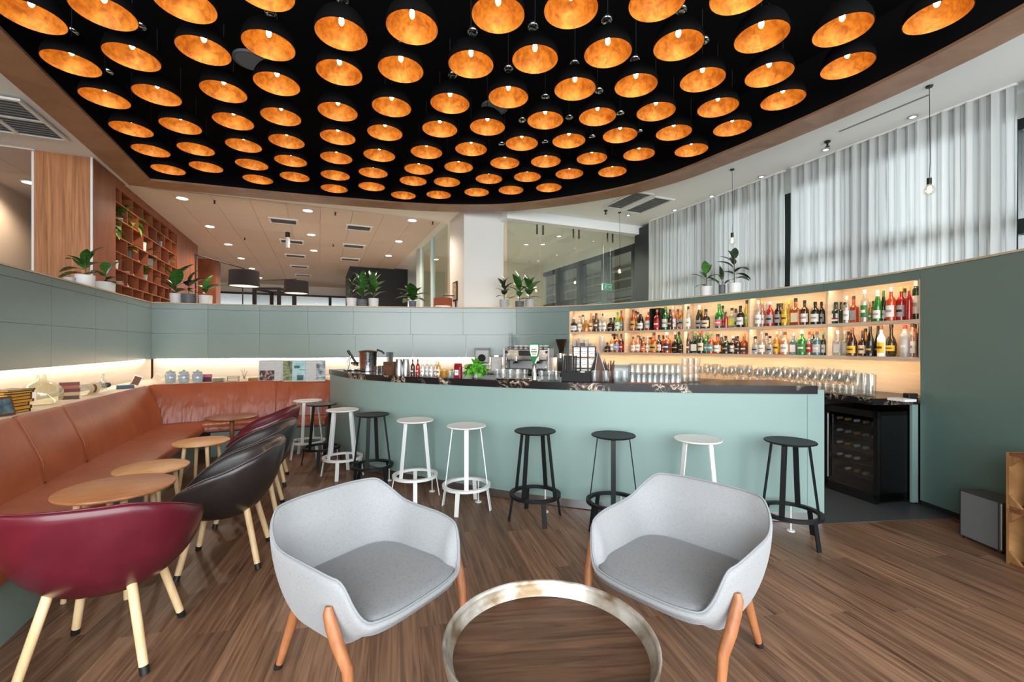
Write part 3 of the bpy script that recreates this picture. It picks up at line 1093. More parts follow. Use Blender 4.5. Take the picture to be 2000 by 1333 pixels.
# bare bulbs on cords
M_BULBG = clear_glass('bulb_glass', (1.0, 0.95, 0.86, 1), refl=0.10)
M_FIL = mat('filament', rgb(255, 190, 90), 0.4, emit=((1.0, 0.62, 0.22, 1), 60.0))
for px, py0, pyb, lab in ((1815, 168, 370, 'bare filament bulb on a long cord before the wide curtain'), (1430, 331, 470, 'bare filament bulb on a cord above the potted plants'), (1210, 415, 530, 'bare filament bulb on a cord before the glass partition')):
    p = at(px, py0, CEIL)
    zb = CAM_H + (HZ - pyb) / FPX * p.y
    t = thing('pendant_bulb', lab, 'pendant lamp', (p.x, p.y, zb), 0, 'bare bulbs on cords')
    MB().tube([(0, 0, 0.11), (0.01, 0, 0.3), (0, 0, CEIL - zb - 0.02)], 0.003, 6).build('cord', M_BLACKM, t)
    MB().tube([(0, 0, 0.05), (0, 0, 0.115)], 0.021, 14).build('socket', M_BLACK, t, smooth=40)
    MB().lathe([(0, -0.062), (0.03, -0.052), (0.047, -0.03), (0.05, -0.008), (0.04, 0.02), (0.02, 0.045), (0.018, 0.055)], 20).build('bulb', M_BULBG, t, smooth=180)
    m = MB()
    for k in range(4):
        a = k * pi / 2 + 0.4
        m.tube([(0.012 * cos(a), 0.012 * sin(a), -0.035), (0.014 * cos(a), 0.014 * sin(a), 0.02)], 0.004, 5)
    m.build('filament', M_FIL, t)
    MB().lathe([(0, 0.0), (0.032, 0.0), (0.028, -0.016), (0.0, -0.018)], 20, c=(0, 0, CEIL - zb)).build('canopy', M_BLACK, t, smooth=40)

# ------------------------------------------------------------------ bar
BTOP = 1.155
M_STONE = bpy.data.materials.new('dark_veined_stone')
M_STONE.use_nodes = True
_nt = M_STONE.node_tree
_p = _nt.nodes['Principled BSDF']
_p.inputs['Roughness'].default_value = 0.24
_p.inputs['Specular IOR Level'].default_value = 0.25
_tc = _nt.nodes.new('ShaderNodeTexCoord')
_n1 = _nt.nodes.new('ShaderNodeTexNoise')
_n1.inputs['Scale'].default_value = 9.0
_n1.inputs['Detail'].default_value = 7
_n1.inputs['Distortion'].default_value = 1.6
_nt.links.new(_tc.outputs['Object'], _n1.inputs['Vector'])
_cr = _nt.nodes.new('ShaderNodeValToRGB')
_e = _cr.color_ramp.elements
_e[0].position, _e[0].color = 0.0, rgb(22, 21, 23)
_e[1].position, _e[1].color = 1.0, rgb(34, 36, 38)
for pos, c in ((0.40, (26, 25, 27)), (0.47, (150, 122, 92)), (0.50, (212, 202, 190)), (0.53, (84, 66, 54)), (0.58, (28, 28, 30))):
    q = _e.new(pos)
    q.color = rgb(*c)
_nt.links.new(_n1.outputs['Fac'], _cr.inputs['Fac'])
# veins only where a broad second noise allows them
_n2 = _nt.nodes.new('ShaderNodeTexNoise')
_n2.inputs['Scale'].default_value = 3.0
_n2.inputs['Detail'].default_value = 3
_nt.links.new(_tc.outputs['Object'], _n2.inputs['Vector'])
_mr = _nt.nodes.new('ShaderNodeMapRange')
_mr.inputs['From Min'].default_value, _mr.inputs['From Max'].default_value = 0.52, 0.62
_nt.links.new(_n2.outputs['Fac'], _mr.inputs['Value'])
_mxs = _nt.nodes.new('ShaderNodeMix')
_mxs.data_type = 'RGBA'
_mxs.inputs[6].default_value = rgb(25, 24, 26)
_nt.links.new(_mr.outputs['Result'], _mxs.inputs[0])
_nt.links.new(_cr.outputs['Color'], _mxs.inputs[7])
_nt.links.new(_mxs.outputs[2], _p.inputs['Base Color'])
bar = thing('bar_counter', 'long curved sage green bar with a dark veined stone top', 'bar', (0, 0, 0))
sb = [0.0, BAR.s_at(704), BAR.s_at(1577), BAR.L]
for a, b in zip(sb[:-1], sb[1:]):
    m = MB()
    BAR.strip(m, a + 0.0015, b - 0.0015, 0.0, 0.03, 0.085, 1.085 if b < BAR.L else 1.12)
    m.build('front_panel', M_BARP, bar, smooth=30)
m = MB()
BAR.strip(m, 0.02, BAR.L - 0.06, 0.032, 0.62, 0.02, 1.083)
m.build('carcass', mat('dark_carcass', rgb(44, 46, 48), 0.6), bar, smooth=30)
m = MB()
BAR.strip(m, 0.0, 0.02, 0.032, 0.62, 0.085, 1.083)
m.build('end_panel', M_BARP, bar)
m = MB()
BAR.strip(m, 0.01, BAR.L - 0.01, 0.014, 0.03, 0.006, 0.083)
m.build('kick_plate', M_STEEL, bar, smooth=30)
m = MB()
BAR.strip(m, -0.0, BAR.s_at(1595), -0.012, 0.66, 1.086, BTOP)
m.build('countertop', M_STONE, bar, smooth=30)
# back counter along the wall
CTOP = 1.0
SC0 = BACK.s_at(712)
bc = thing('back_counter', 'dark stone back counter along the lit wall behind the bar', 'counter', (0, 0, 0))
m = MB()
BACK.strip(m, SC0, S_SH0, -0.5, 0.028, CTOP - 0.06, CTOP)
BACK.strip(m, S_SH0, S_SH1 - 0.015, -0.47, -0.004, CTOP - 0.06, CTOP)
BACK.strip(m, S_SH0, S_SH1 - 0.004, -0.004, DEP - 0.002, CTOP - 0.06, CTOP)
m.build('countertop', M_STONE, bc, smooth=30)
s_f0, s_f1 = BACK.s_at(1612, -0.42), BACK.s_at(1719, -0.42)
ends = [(SC0, S_SH0 - 0.1), (S_SH0 - 0.1, BACK.s_at(1300)), (BACK.s_at(1300), BACK.s_at(1450)), (BACK.s_at(1450), s_f0 - 0.03)]
for a, b in ends:
    m = MB()
    BACK.strip(m, a + 0.002, b - 0.002, -0.44, 0.0 if a >= S_SH0 - 0.2 else 0.0, 0.02, CTOP - 0.061)
    m.build('cabinet', mat('brown_black_laminate', rgb(44, 40, 38), 0.55), bc, smooth=30)
m = MB()
BACK.strip(m, S_SH1 - 0.045, S_SH1 - 0.02, -0.06, -0.0, 0.02, CTOP - 0.061)
m.build('side_panel', M_BARP, bc)
m = MB()
BACK.strip(m, S_SH0 + 0.01, S_SH1 + 0.0, 0.262, 0.30, 0.0, 0.94)
m.build('back_panel', MATS['brown_black_laminate'], bc, smooth=30)
# wine fridge
A, B = Vector((3.31, 4.68)), Vector((3.425, 4.14))
fdir = (B - A).normalized()
fr = thing('wine_fridge', 'black glass-door wine fridge under the back counter', 'fridge', ((A.x + B.x) / 2, (A.y + B.y) / 2, 0), atan2(fdir.y, fdir.x))
FW, FD, FH = (B - A).length, 0.46, 0.875
m = MB()   # hollow cabinet: local +y goes into the fridge
for c, s in (((0, FD - 0.01, FH / 2 + 0.02), (FW, 0.02, FH - 0.04)), ((-FW / 2 + 0.015, FD / 2, FH / 2 + 0.02), (0.03, FD, FH - 0.04)), ((FW / 2 - 0.015, FD / 2, FH / 2 + 0.02), (0.03, FD, FH - 0.04)), ((0, FD / 2, FH - 0.02), (FW, FD, 0.04)), ((0, FD / 2, 0.07), (FW, FD, 0.08))):
    m.box(c, s)
m.build('cabinet', mat('gloss_black', rgb(10, 10, 11), 0.22), fr)
m = MB()
for c, s in (((-FW / 2 + 0.02, -0.02, FH / 2 + 0.02), (0.04, 0.03, FH - 0.04)), ((FW / 2 - 0.02, -0.02, FH / 2 + 0.02), (0.04, 0.03, FH - 0.04)), ((0, -0.02, FH - 0.03), (FW, 0.03, 0.06)), ((0, -0.02, 0.06), (FW, 0.03, 0.08))):
    m.box(c, s)
dr = m.build('door', mat('door_black', rgb(16, 16, 17), 0.3), fr)
MB().box((0, -0.02, FH / 2), (FW - 0.08, 0.006, FH - 0.18)).build('pane', clear_glass('smoked_glass', (0.62, 0.64, 0.66, 1), refl=0.05), dr)
MB().tube([(-FW / 2 + 0.055, -0.05, 0.14), (-FW / 2 + 0.055, -0.05, FH - 0.08)], 0.008, 10).build('handle', M_STEEL, dr, smooth=40)
for k in range(5):
    m = MB()
    for q in range(6):
        m.tube([(-FW / 2 + 0.035, 0.05 + q * 0.06, 0.2 + k * 0.125), (FW / 2 - 0.035, 0.05 + q * 0.06, 0.2 + k * 0.125)], 0.004, 5)
    m.build('rack', M_STEEL, fr)

# ------------------------------------------------------------------ leather benches
M_LEATH = mat('cognac_leather', rgb(168, 93, 58), 0.33, spec=0.5, noise=(3.0, rgb(152, 79, 48), 4), bump=((5, 5, 1.4), 0.22, 0.03))
M_LEATHB = mat('cognac_leather_creased', rgb(164, 92, 66), 0.36, spec=0.5, noise=(3.0, rgb(152, 78, 50), 4), bump=((6, 5, 1.1), 0.8, 0.06))
M_SEAM = mat('leather_seam', rgb(150, 84, 56), 0.4)
M_BASE = mat('bench_base_green', rgb(120, 138, 132), 0.5)


def cushion(path, s0, s1, prof, name, m, parent, step=0.06, puff=0.012):
    """upholstered piece: profile (offset, z) loop swept along the path with softened ends"""
    n = max(6, int((s1 - s0) / step))
    cxo = sum(p[0] for p in prof) / len(prof)
    czo = sum(p[1] for p in prof) / len(prof)
    vs, fs = [], []
    K = len(prof)
    for i in range(n + 1):
        t = i / n
        s = s0 + (s1 - s0) * t
        e = min(t, 1 - t) * (s1 - s0)
        q = min(1.0, e / 0.05)
        q = sqrt(max(0, 1 - (1 - q) ** 2))
        f = 0.945 + 0.055 * q
        for o, z in prof:
            p = path.pos(s, cxo + (o - cxo) * f)
            vs.append((p.x, p.y, czo + (z - czo) * f))
    for i in range(n):
        for k in range(K):
            l = (k + 1) % K
            fs.append((i * K + k, (i + 1) * K + k, (i + 1) * K + l, i * K + l))
    fs += [tuple(range(K)), tuple(n * K + k for k in range(K - 1, -1, -1))]
    return MB().add(vs, fs).build(name, m, parent, smooth=50)


LB = Path([G(-1.90, 1.25), G(-1.90, 7.35)], sub=20, straight=True)   # offsets: + to the left (towards the wall)
back_prof = [(0.0, 0.44), (0.03, 0.62), (0.10, 0.80), (0.155, 0.93), (0.18, 0.962), (0.215, 0.955), (0.225, 0.90), (0.19, 0.6), (0.14, 0.42)]
seat_prof = [(0.06, 0.33), (0.06, 0.445), (-0.2, 0.455), (-0.44, 0.452), (-0.50, 0.435), (-0.525, 0.40), (-0.52, 0.35), (-0.49, 0.33)]
ben = thing('leather_bench', 'long cognac leather bench along the left green wall', 'bench', (0, 0, 0))


def vv(Z):
    return (Z - G(-1.95, 0)[1]) / 0.917 - 1.25


cb = [0.0, 1.0, 1.75, 2.50, 3.28, 3.95, LB.L - 0.02]
for a, b in zip(cb[:-1], cb[1:]):
    cushion(LB, a + 0.002, b - 0.002, back_prof, 'backrest', M_LEATH, ben)
for s_ in cb[1:-1]:
    MB().tube([(*LB.pos(s_, o - 0.004), z) for o, z in back_prof[:5]], 0.0035, 6).build('seam_piping', M_SEAM, ben, smooth=180)
cushion(LB, 0, LB.L - 0.02, seat_prof, 'seat', M_LEATH, ben, puff=0)
m = MB()
LB.strip(m, 0, LB.L - 0.5, -0.46, 0.05, 0.0, 0.33, 1.0)
m.build('base', M_BASE, ben)
ben2 = thing('leather_bench', 'curved cognac leather bench along the back, ending at the bar', 'bench', (0, 0, 0))
S_540 = SEATJ.s_at(537)
for a, b in ((0.10, S_540), (S_540, SB_END)):
    cushion(SEATJ, a + 0.003, b - 0.003, back_prof, 'backrest', M_LEATHB, ben2)
seat2 = [(0.05, 0.33), (0.05, 0.445), (-0.2, 0.455), (-0.34, 0.452), (-0.40, 0.435), (-0.425, 0.40), (-0.42, 0.35), (-0.39, 0.33)]
cushion(SEATJ, 0.74, SB_END, seat2, 'seat', M_LEATHB, ben2, puff=0)
MB().tube([(*SEATJ.pos(S_540, o - 0.004), z) for o, z in back_prof[:5]], 0.005, 6).build('seam_piping', M_SEAM, ben2, smooth=180)
m = MB()
SEATJ.strip(m, 0.84, SB_END, -0.37, 0.10, 0.0, 0.33)
m.build('base', M_BASE, ben2, smooth=30)
# panel behind the bench backs carrying the ledge
m = MB()
SEATJ.strip(m, 0.0, SB_END, 0.228, 0.26, 0.0, 0.90)
LB.strip(m, 0.0, LB.L, 0.228, 0.26, 0.0, 0.90, 1.0)
struct(m.build('trim_9', M_BASE), 'panel behind the bench backs')

# ------------------------------------------------------------------ stools
M_STW = mat('white_powder_coat', rgb(226, 229, 228), 0.4)
M_STB = mat('black_powder_coat', rgb(22, 24, 25), 0.5, spec=0.3)
SH_, SR = 0.76, 0.18


def make_stool(label, mm, cat='stool'):
    t = thing('bar_stool', label, cat, (0, 0, 0), 0, 'black and white bar stools along the bar')
    MB().lathe([(0, SH_ - 0.004), (SR - 0.02, SH_ - 0.001), (SR - 0.004, SH_), (SR, SH_ - 0.004), (SR - 0.002, SH_ - 0.010), (SR - 0.03, SH_ - 0.020), (0, SH_ - 0.022)], 40).build('seat', mm, t, smooth=40)
    for k in range(4):
        a = k * pi / 2
        d = Vector((cos(a), sin(a), 0))
        MB().bar(d * 0.128 + Vector((0, 0, SH_ - 0.021)), d * 0.192 + Vector((0, 0, 0.205)), 0.038, 0.009, (-sin(a), cos(a), 0)).build('upper_leg', mm, t)
    rg = MB().lathe([(0.187, 0.222), (0.222, 0.222), (0.222, 0.198), (0.187, 0.198)], 48, close=True).build('foot_ring', mm, t, smooth=40)
    for k in range(4):
        a = k * pi / 2
        d = Vector((cos(a), sin(a), 0))
        MB().bar(d * 0.203 + Vector((0, 0, 0.20)), d * 0.235, 0.038, 0.009, (-sin(a), cos(a), 0)).build('lower_leg', mm, t)
    return t


# x px, y px of seat centre, colour, upper-leg turn, lower-leg turn (degrees)
STOOLS = [(601, 782, 'w', -20, 30, 'white bar stool by the end of the leather bench, farthest along the bar'),
          (628, 789, 'b', 45, -10, 'black bar stool at the far end of the bar, overlapping a white one'),
          (669, 800, 'w', -50, -15, 'white bar stool between the two farthest black stools'),
          (727, 809, 'b', -16, 38, 'black bar stool with white stools on both sides'),
          (811, 820, 'w', 45, 0, 'white bar stool, left of the two neighbouring white stools'),
          (911, 831, 'w', 0, -22, 'white bar stool directly left of the middle black stool'),
          (1045, 841, 'b', -30, 20, 'black bar stool left of the black one behind the tray table'),
          (1198, 849, 'b', 0, -50, 'black bar stool partly hidden behind the right grey armchair'),
          (1363, 857, 'w', 45, 20, 'pale grey bar stool directly behind the right grey armchair'),
          (1543, 861, 'b', -16, 50, 'black bar stool nearest the wine fridge, at the right end of the bar')]
proto = {'w': None, 'b': None}
for px, py, c, au, al, lab in STOOLS:
    p = at(px, py, SH_)
    t = make_stool(lab, M_STW if c == 'w' else M_STB)
    t.location = (p.x, p.y, 0)
    tc_ = atan2(-p.y, -p.x)
    for ch in kids(t):
        n = ch.name.split('.')[0]
        ch.rotation_euler = (0, 0, tc_ + radians(au if n == 'upper_leg' else al) if n.endswith('_leg') else 0)
    # thin floor anchor on the side of the bar
    w = Vector((0.10 if px > 900 else 0.14, 0.15))
    MB().tube([(w.x, w.y, 0.0), (w.x, w.y, 0.198)], 0.006, 8).lathe([(0, 0.008), (0.028, 0.008), (0.03, 0.0)], 14, c=(w.x, w.y, 0)).build('floor_anchor', M_FRAMEW, t)

# ------------------------------------------------------------------ armchairs, tub chairs, tables
M_GFAB = bpy.data.materials.new('grey_melange_fabric')
M_GFAB.use_nodes = True
_nt = M_GFAB.node_tree
_p = _nt.nodes['Principled BSDF']
_p.inputs['Roughness'].default_value = 0.95
_p.inputs['Sheen Weight'].default_value = 0.25
_p.inputs['Specular IOR Level'].default_value = 0.15
_tc = _nt.nodes.new('ShaderNodeTexCoord')
_cols = []
for sc in ((420, 420, 70), (70, 70, 420)):
    mp = _nt.nodes.new('ShaderNodeMapping')
    mp.inputs['Scale'].default_value = sc
    _nt.links.new(_tc.outputs['Object'], mp.inputs['Vector'])
    nz = _nt.nodes.new('ShaderNodeTexNoise')
    nz.inputs['Scale'].default_value = 1
    nz.inputs['Detail'].default_value = 2
    _nt.links.new(mp.outputs[0], nz.inputs['Vector'])
    _cols.append(nz)
_mx = _nt.nodes.new('ShaderNodeMath')
_mx.operation = 'ADD'
_nt.links.new(_cols[0].outputs['Fac'], _mx.inputs[0])
_nt.links.new(_cols[1].outputs['Fac'], _mx.inputs[1])
_cr = _nt.nodes.new('ShaderNodeValToRGB')
_cr.color_ramp.elements[0].position, _cr.color_ramp.elements[1].position = 0.70, 1.30
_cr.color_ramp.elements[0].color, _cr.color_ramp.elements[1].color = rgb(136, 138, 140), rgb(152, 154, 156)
_nt.links.new(_mx.outputs[0], _cr.inputs['Fac'])
_nt.links.new(_cr.outputs['Color'], _p.inputs['Base Color'])
_bp = _nt.nodes.new('ShaderNodeBump')
_bp.inputs['Strength'].default_value = 0.25
_bp.inputs['Distance'].default_value = 0.002
_nt.links.new(_mx.outputs[0], _bp.inputs['Height'])
_nt.links.new(_bp.outputs['Normal'], _p.inputs['Normal'])
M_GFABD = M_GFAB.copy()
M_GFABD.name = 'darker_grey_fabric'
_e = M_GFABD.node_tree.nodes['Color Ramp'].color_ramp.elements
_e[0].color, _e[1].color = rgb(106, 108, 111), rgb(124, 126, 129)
M_LEG = mat('oiled_beech', wood=(rgb(138, 84, 50), rgb(180, 120, 78), (24, 24, 3), 0.3), rough=0.4)
M_ASH = mat('pale_ash', wood=(rgb(214, 178, 128), rgb(240, 212, 168), (26, 26, 2), 0.3), rough=0.45)
M_RUBBER = mat('black_rubber', rgb(24, 24, 25), 0.5)
M_PIPE_G = mat('grey_piping', rgb(140, 144, 148), 0.9)


def smooth01(x):
    x = max(0.0, min(1.0, x))
    return x * x * (3 - 2 * x)


def lerp_tab(tab, x):
    for (a, va), (b, vb) in zip(tab[:-1], tab[1:]):
        if x <= b:
            t = (x - a) / (b - a)
            t = t * t * (3 - 2 * t)
            return va + (vb - va) * t
    return tab[-1][1]


def lerp_lin(tab, x):
    def f(x):
        for (a, va), (b, vb) in zip(tab[:-1], tab[1:]):
            if x <= b:
                return va + (vb - va) * (x - a) / (b - a)
        return tab[-1][1]
    return sum(f(min(180, abs(x + d))) for d in (-5, -2.5, 0, 2.5, 5)) / 5


def make_armchair(label):
    """grey shell chair; local +y is the front. phi runs from the middle of the back (0) to the front (180)"""
    t = thing('grey_armchair', label, 'armchair', (0, 0, 0), 0, 'grey fabric armchairs around the tray table')
    # plan of the shell as a superellipse, rim heights around it
    hgt = [(0, 0.738), (34, 0.732), (72, 0.620), (122, 0.578), (134, 0.47), (146, 0.405), (180, 0.392)]

    def plan(ph, k):
        a = radians(ph)
        sx, sy = sin(a), -cos(a)
        ex = 2.0 / 3.8
        x = 0.365 * math.copysign(abs(sx) ** ex, sx)
        y = 0.335 * math.copysign(abs(sy) ** ex, sy)
        return Vector((x * k, y * k, 0))

    def outer_fn(a, b):
        ph = -180 + 360 * a
        h = lerp_lin(hgt, abs(ph))
        # flare: bottom narrower than the rim
        z0 = 0.300 + 0.045 * smooth01((abs(ph) - 110) / 50)
        if b < 0.28:
            q = b / 0.28
            k = 0.80 * sin(q * pi / 2)
            z = z0 - 0.012 + 0.02 * (1 - cos(q * pi / 2))
            p = plan(ph, k)
        else:
            q = (b - 0.28) / 0.72
            lean = 0.0 if abs(ph) > 100 else 0.11 * (1 - abs(ph) / 100)
            k = 0.80 + 0.20 * (sin(q * pi / 2) ** 0.75) + lean * q * (h - z0) / 0.43
            z = z0 + 0.012 + (h - z0 - 0.012) * q
            p = plan(ph, k)
        p.z = z
        return p

    def inner_fn(a, b):
        ph = -180 + 360 * a
        h = lerp_lin(hgt, abs(ph))
        o = outer_fn(a, 1.0)
        lo = outer_fn(a, 0.62)
        q = b          # 0 rim .. 1 bottom inside
        z = h + 0.004 - (h - 0.36) * q
        base = o.lerp(lo, q)
        n = Vector((-base.x, -base.y, 0)).normalized()
        th = 0.020 + 0.026 * sin(min(1, q * 2.2) * pi / 2) + 0.03 * q
        p = base + n * th
        p.z = z
        return p

    NU, NO, NI = 96, 16, 9
    m = MB()
    vs, fs = [], []
    rows = [[outer_fn(i / NU, j / (NO - 1)) for i in range(NU)] for j in range(1, NO)]
    rim = []
    for i in range(NU):
        o, n_ = outer_fn(i / NU, 1.0), inner_fn(i / NU, 0.0)
        c = (o + n_) / 2
        c.z = max(o.z, n_.z) + 0.012
        rim.append(c)
    rows.append(rim)
    rows += [[inner_fn(i / NU, j / (NI - 1)) for i in range(NU)] for j in range(NI)]
    for r in rows:
        vs += r
    for j in range(len(rows) - 1):
        for i in range(NU):
            k = (i + 1) % NU
            fs.append((j * NU + i, j * NU + k, (j + 1) * NU + k, (j + 1) * NU + i))
    c0 = len(vs)
    vs.append(Vector((0, 0, 0.288)))
    for i in range(NU):
        fs.append((c0, (i + 1) % NU, i))
    m.add(vs, fs)
    m.build('shell', M_GFAB, t, smooth=180)
    # seat cushion, crowned, its front edge standing slightly over the shell
    def seat_fn(a, b):
        ph = -180 + 360 * a
        p = plan(ph, 1.0)
        f = 0.865 + 0.085 * smooth01((abs(ph) - 120) / 40)
        if b < 0.75:
            q = b / 0.75
            p = p * f * q
            p.z = 0.445 - 0.022 * q ** 3
        else:
            q = (b - 0.75) / 0.25
            p = p * f * (1 + 0.015 * sin(q * pi))
            p.z = 0.423 - 0.06 * q
        return p
    m = MB()
    m.grid(seat_fn, 72, 13, closeu=True)
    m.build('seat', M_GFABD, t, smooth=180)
    pts = []
    for i in range(96):
        pts.append(rim[i] + Vector((0, 0, 0.001)))
    MB().tube(pts, 0.0045, 6, closed=True).build('piping', M_PIPE_G, t, smooth=180)
    # legs: the front pair climbs the outside of the arms and ends in a rounded top
    for s in (-1, 1):
        pts = [(s * 0.322, 0.295, 0.0), (s * 0.325, 0.285, 0.14), (s * 0.33, 0.27, 0.28), (s * 0.345, 0.235, 0.36), (s * 0.352, 0.205, 0.43), (s * 0.356, 0.192, 0.475), (s * 0.352, 0.188, 0.50)]
        MB().tube(pts, [0.015, 0.018, 0.022, 0.0245, 0.024, 0.021, 0.014], 14).build('front_leg', M_LEG, t, smooth=60)
        rl = MB().tube([(s * 0.262, -0.33, 0.022), (s * 0.245, -0.285, 0.16), (s * 0.225, -0.235, 0.315)], [0.016, 0.021, 0.026], 14).build('rear_leg', M_LEG, t, smooth=60)
        MB().tube([(s * 0.2645, -0.337, 0.0), (s * 0.262, -0.33, 0.024)], 0.0185, 14).build('rubber_foot', M_RUBBER, rl, smooth=60)
    MB().box((0, -0.215, 0.283), (0.44, 0.04, 0.03)).build('cross_rail', M_LEG, t)
    return t


def face(f):
    return atan2(f[1], f[0]) - pi / 2


ac = make_armchair('grey fabric armchair left of the tray table, turned towards the right')
ac.location, ac.rotation_euler = (-0.655, 2.09, 0), (0, 0, face((0.83, -0.56)))
ac2 = dup(ac, loc=(0.80, 2.17, 0), rotz=face((-0.73, -0.68)), label='grey fabric armchair right of the tray table, in front of the bar')

M_BURG = mat('burgundy_leather', rgb(92, 24, 37), 0.30, spec=0.5, noise=(5, rgb(78, 19, 31), 3), bump=(120, 0.05, 0.001), coat=0.15)
M_BRBL = mat('black_brown_leather', rgb(44, 38, 38), 0.34, spec=0.5, noise=(5, rgb(38, 33, 33), 3), bump=(120, 0.05, 0.001), coat=0.15)
M_WELT_HL = mat('welt_highlight', rgb(84, 76, 76), 0.3)  # lighter grey paints the rim's highlight into the welt


def make_tub(label, mm, welt):
    t = thing('tub_chair', label, 'chair', (0, 0, 0), 0, 'leather tub chairs facing the benches')
    hgt = [(0, 0.80), (30, 0.795), (60, 0.742), (90, 0.665), (114, 0.595), (132, 0.535), (148, 0.472), (162, 0.438), (180, 0.43)]

    def plan(ph, k):
        a = radians(ph)
        ex = 2.0 / 2.35
        sx, sy = sin(a), -cos(a)
        return Vector((0.378 * math.copysign(abs(sx) ** ex, sx) * k, 0.335 * math.copysign(abs(sy) ** ex, sy) * k, 0))

    def outer_fn(a, b):
        ph = -180 + 360 * a
        h = lerp_lin(hgt, abs(ph))
        z0 = 0.312
        ang = b * pi / 2
        k = sin(ang) ** 0.9
        q = 1 - cos(ang)
        lean = 0.10 * (1 - min(1, abs(ph) / 110)) * q
        p = plan(ph, k * (0.93 + 0.07 * q) + lean)
        p.z = z0 + (h - z0) * (q ** 1.12)
        return p

    def inner_fn(a, b):
        ph = -180 + 360 * a
        o = outer_fn(a, 1.0 - 0.42 * b)
        n = Vector((-o.x, -o.y, 0)).normalized()
        h = lerp_lin(hgt, abs(ph))
        p = o + n * (0.022 + 0.02 * min(1, b * 2))
        p.z = o.z + 0.002 + 0.012 * b
        return p
    NU, NO, NI = 88, 17, 9
    rows = [[outer_fn(i / NU, (j / (NO - 1)) ** 0.8) for i in range(NU)] for j in range(1, NO)]
    rim = []
    for i in range(NU):
        o, q = outer_fn(i / NU, 1.0), inner_fn(i / NU, 0)
        c = (o + q) / 2
        c.z = max(o.z, q.z) + 0.009
        rim.append(c)
    rows.append(rim)
    rows += [[inner_fn(i / NU, j / (NI - 1)) for i in range(NU)] for j in range(NI)]
    vs, fs = [], []
    for r in rows:
        vs += r
    for j in range(len(rows) - 1):
        for i in range(NU):
            k = (i + 1) % NU
            fs.append((j * NU + i, j * NU + k, (j + 1) * NU + k, (j + 1) * NU + i))
    c0 = len(vs)
    vs.append(Vector((0, 0, 0.312)))
    for i in range(NU):
        fs.append((c0, (i + 1) % NU, i))
    MB().add(vs, fs).build('shell', mm, t, smooth=180)
    MB().tube([p + Vector((0, 0, 0.0)) for p in rim], 0.0045, 6, closed=True).build('welt', welt, t, smooth=180)

    def seat_fn(a, b):
        ph = abs(-180 + 360 * a)
        p = plan(-180 + 360 * a, 1.0)
        f = 0.67 + 0.25 * smooth01((ph - 95) / 65)
        if b < 0.75:
            q = b / 0.75
            p = p * f * q
            p.z = 0.462 - 0.02 * q ** 3
        else:
            q = (b - 0.75) / 0.25
            p = p * f * (1 - 0.14 * q)
            p.z = 0.442 - 0.03 * q
        return p
    MB().grid(seat_fn, 60, 12, closeu=True).build('seat', mm, t, smooth=180)
    for sx, sy in ((-1, -1), (1, -1), (-1, 1), (1, 1)):
        top, bot = Vector((sx * 0.142, sy * 0.137, 0.43)), Vector((sx * 0.225, sy * 0.222, 0.035))
        lg = MB().tube([bot, top], [0.0185, 0.0205], 16).build('leg', M_ASH, t, smooth=60)
        d = (bot - top).normalized()
        MB().tube([bot + d * 0.036, bot - d * 0.001], [0.0185, 0.0195], 16).build('rubber_foot', M_RUBBER, lg, smooth=60)
    return t


tb = make_tub('burgundy leather tub chair closest to the left corner, its back turned', M_BURG, M_BURG)
tb.location, tb.rotation_euler = (-1.96, 2.16, 0), (0, 0, face((-0.33, 0.94)))
tk = make_tub('black leather tub chair directly behind the burgundy one', M_BRBL, M_WELT_HL)
tk.location, tk.rotation_euler = (-1.99, 3.11, 0), (0, 0, face((-0.90, -0.34)))
dup(tk, loc=(-2.30, 3.93, 0), rotz=face((-0.92, -0.38)), label='black leather tub chair, second along the left bench, mostly hidden')
dup(tb, loc=(-2.72, 4.86, 0), rotz=face((-0.917, -0.40)), label='burgundy leather tub chair farthest away, near the corner of the benches')

M_TTOP = mat('oak_table_top', wood=(rgb(196, 140, 84), rgb(226, 176, 120), (5, 40, 10), 0.4), rough=0.42)
M_TTOPD = mat('oak_table_top_brown', wood=(rgb(158, 100, 62), rgb(192, 132, 86), (5, 40, 10), 0.4), rough=0.4)
M_WALT = mat('walnut_table', wood=(rgb(112, 62, 38), rgb(150, 90, 58), (5, 40, 10), 0.4), rough=0.4)


def top_prof(r, h):
    return [(0, h), (r - 0.012, h), (r - 0.002, h - 0.005), (r, h - 0.012), (r - 0.004, h - 0.02), (r - 0.02, h - 0.026), (0, h - 0.026)]


for px, py, h, r, mm, lab in ((228, 950, 0.62, 0.295, M_TTOPD, 'round oak side table nearest the burgundy chair, the largest of the left row'),
                              (297, 911, 0.52, 0.25, M_TTOP, 'low round oak table, second along the left bench'),
                              (394, 861, 0.52, 0.25, M_TTOP, 'low round oak table, third along the left bench')):
    p = at(px, py, h)
    t = thing('side_table', lab, 'table', (p.x, p.y, 0), GROT + 0.2, 'round wooden tables beside the bench')
    MB().lathe(top_prof(r, h), 56).build('table_top', mm, t, smooth=40)
    for k in range(4):
        a = k * pi / 2 + 0.3
        d = Vector((cos(a), sin(a), 0))
        MB().tube([d * (r * 0.80), d * (r * 0.58) + Vector((0, 0, h - 0.024))], [0.014, 0.019], 14).build('leg', M_ASH, t, smooth=60)
p = at(453, 813, 0.62)
t = thing('pedestal_table', 'round walnut pedestal table in the corner of the benches', 'table', (p.x, p.y, 0))
MB().lathe(top_prof(0.29, 0.62), 56).build('table_top', M_WALT, t, smooth=40)
MB().tube([(0, 0, 0.012), (0, 0, 0.60)], 0.026, 18).build('pedestal', M_WALT, t, smooth=60)
MB().lathe([(0, 0.014), (0.2, 0.012), (0.21, 0.006), (0.21, 0.0), (0, 0)], 40).build('base', M_BLACK, t, smooth=40)

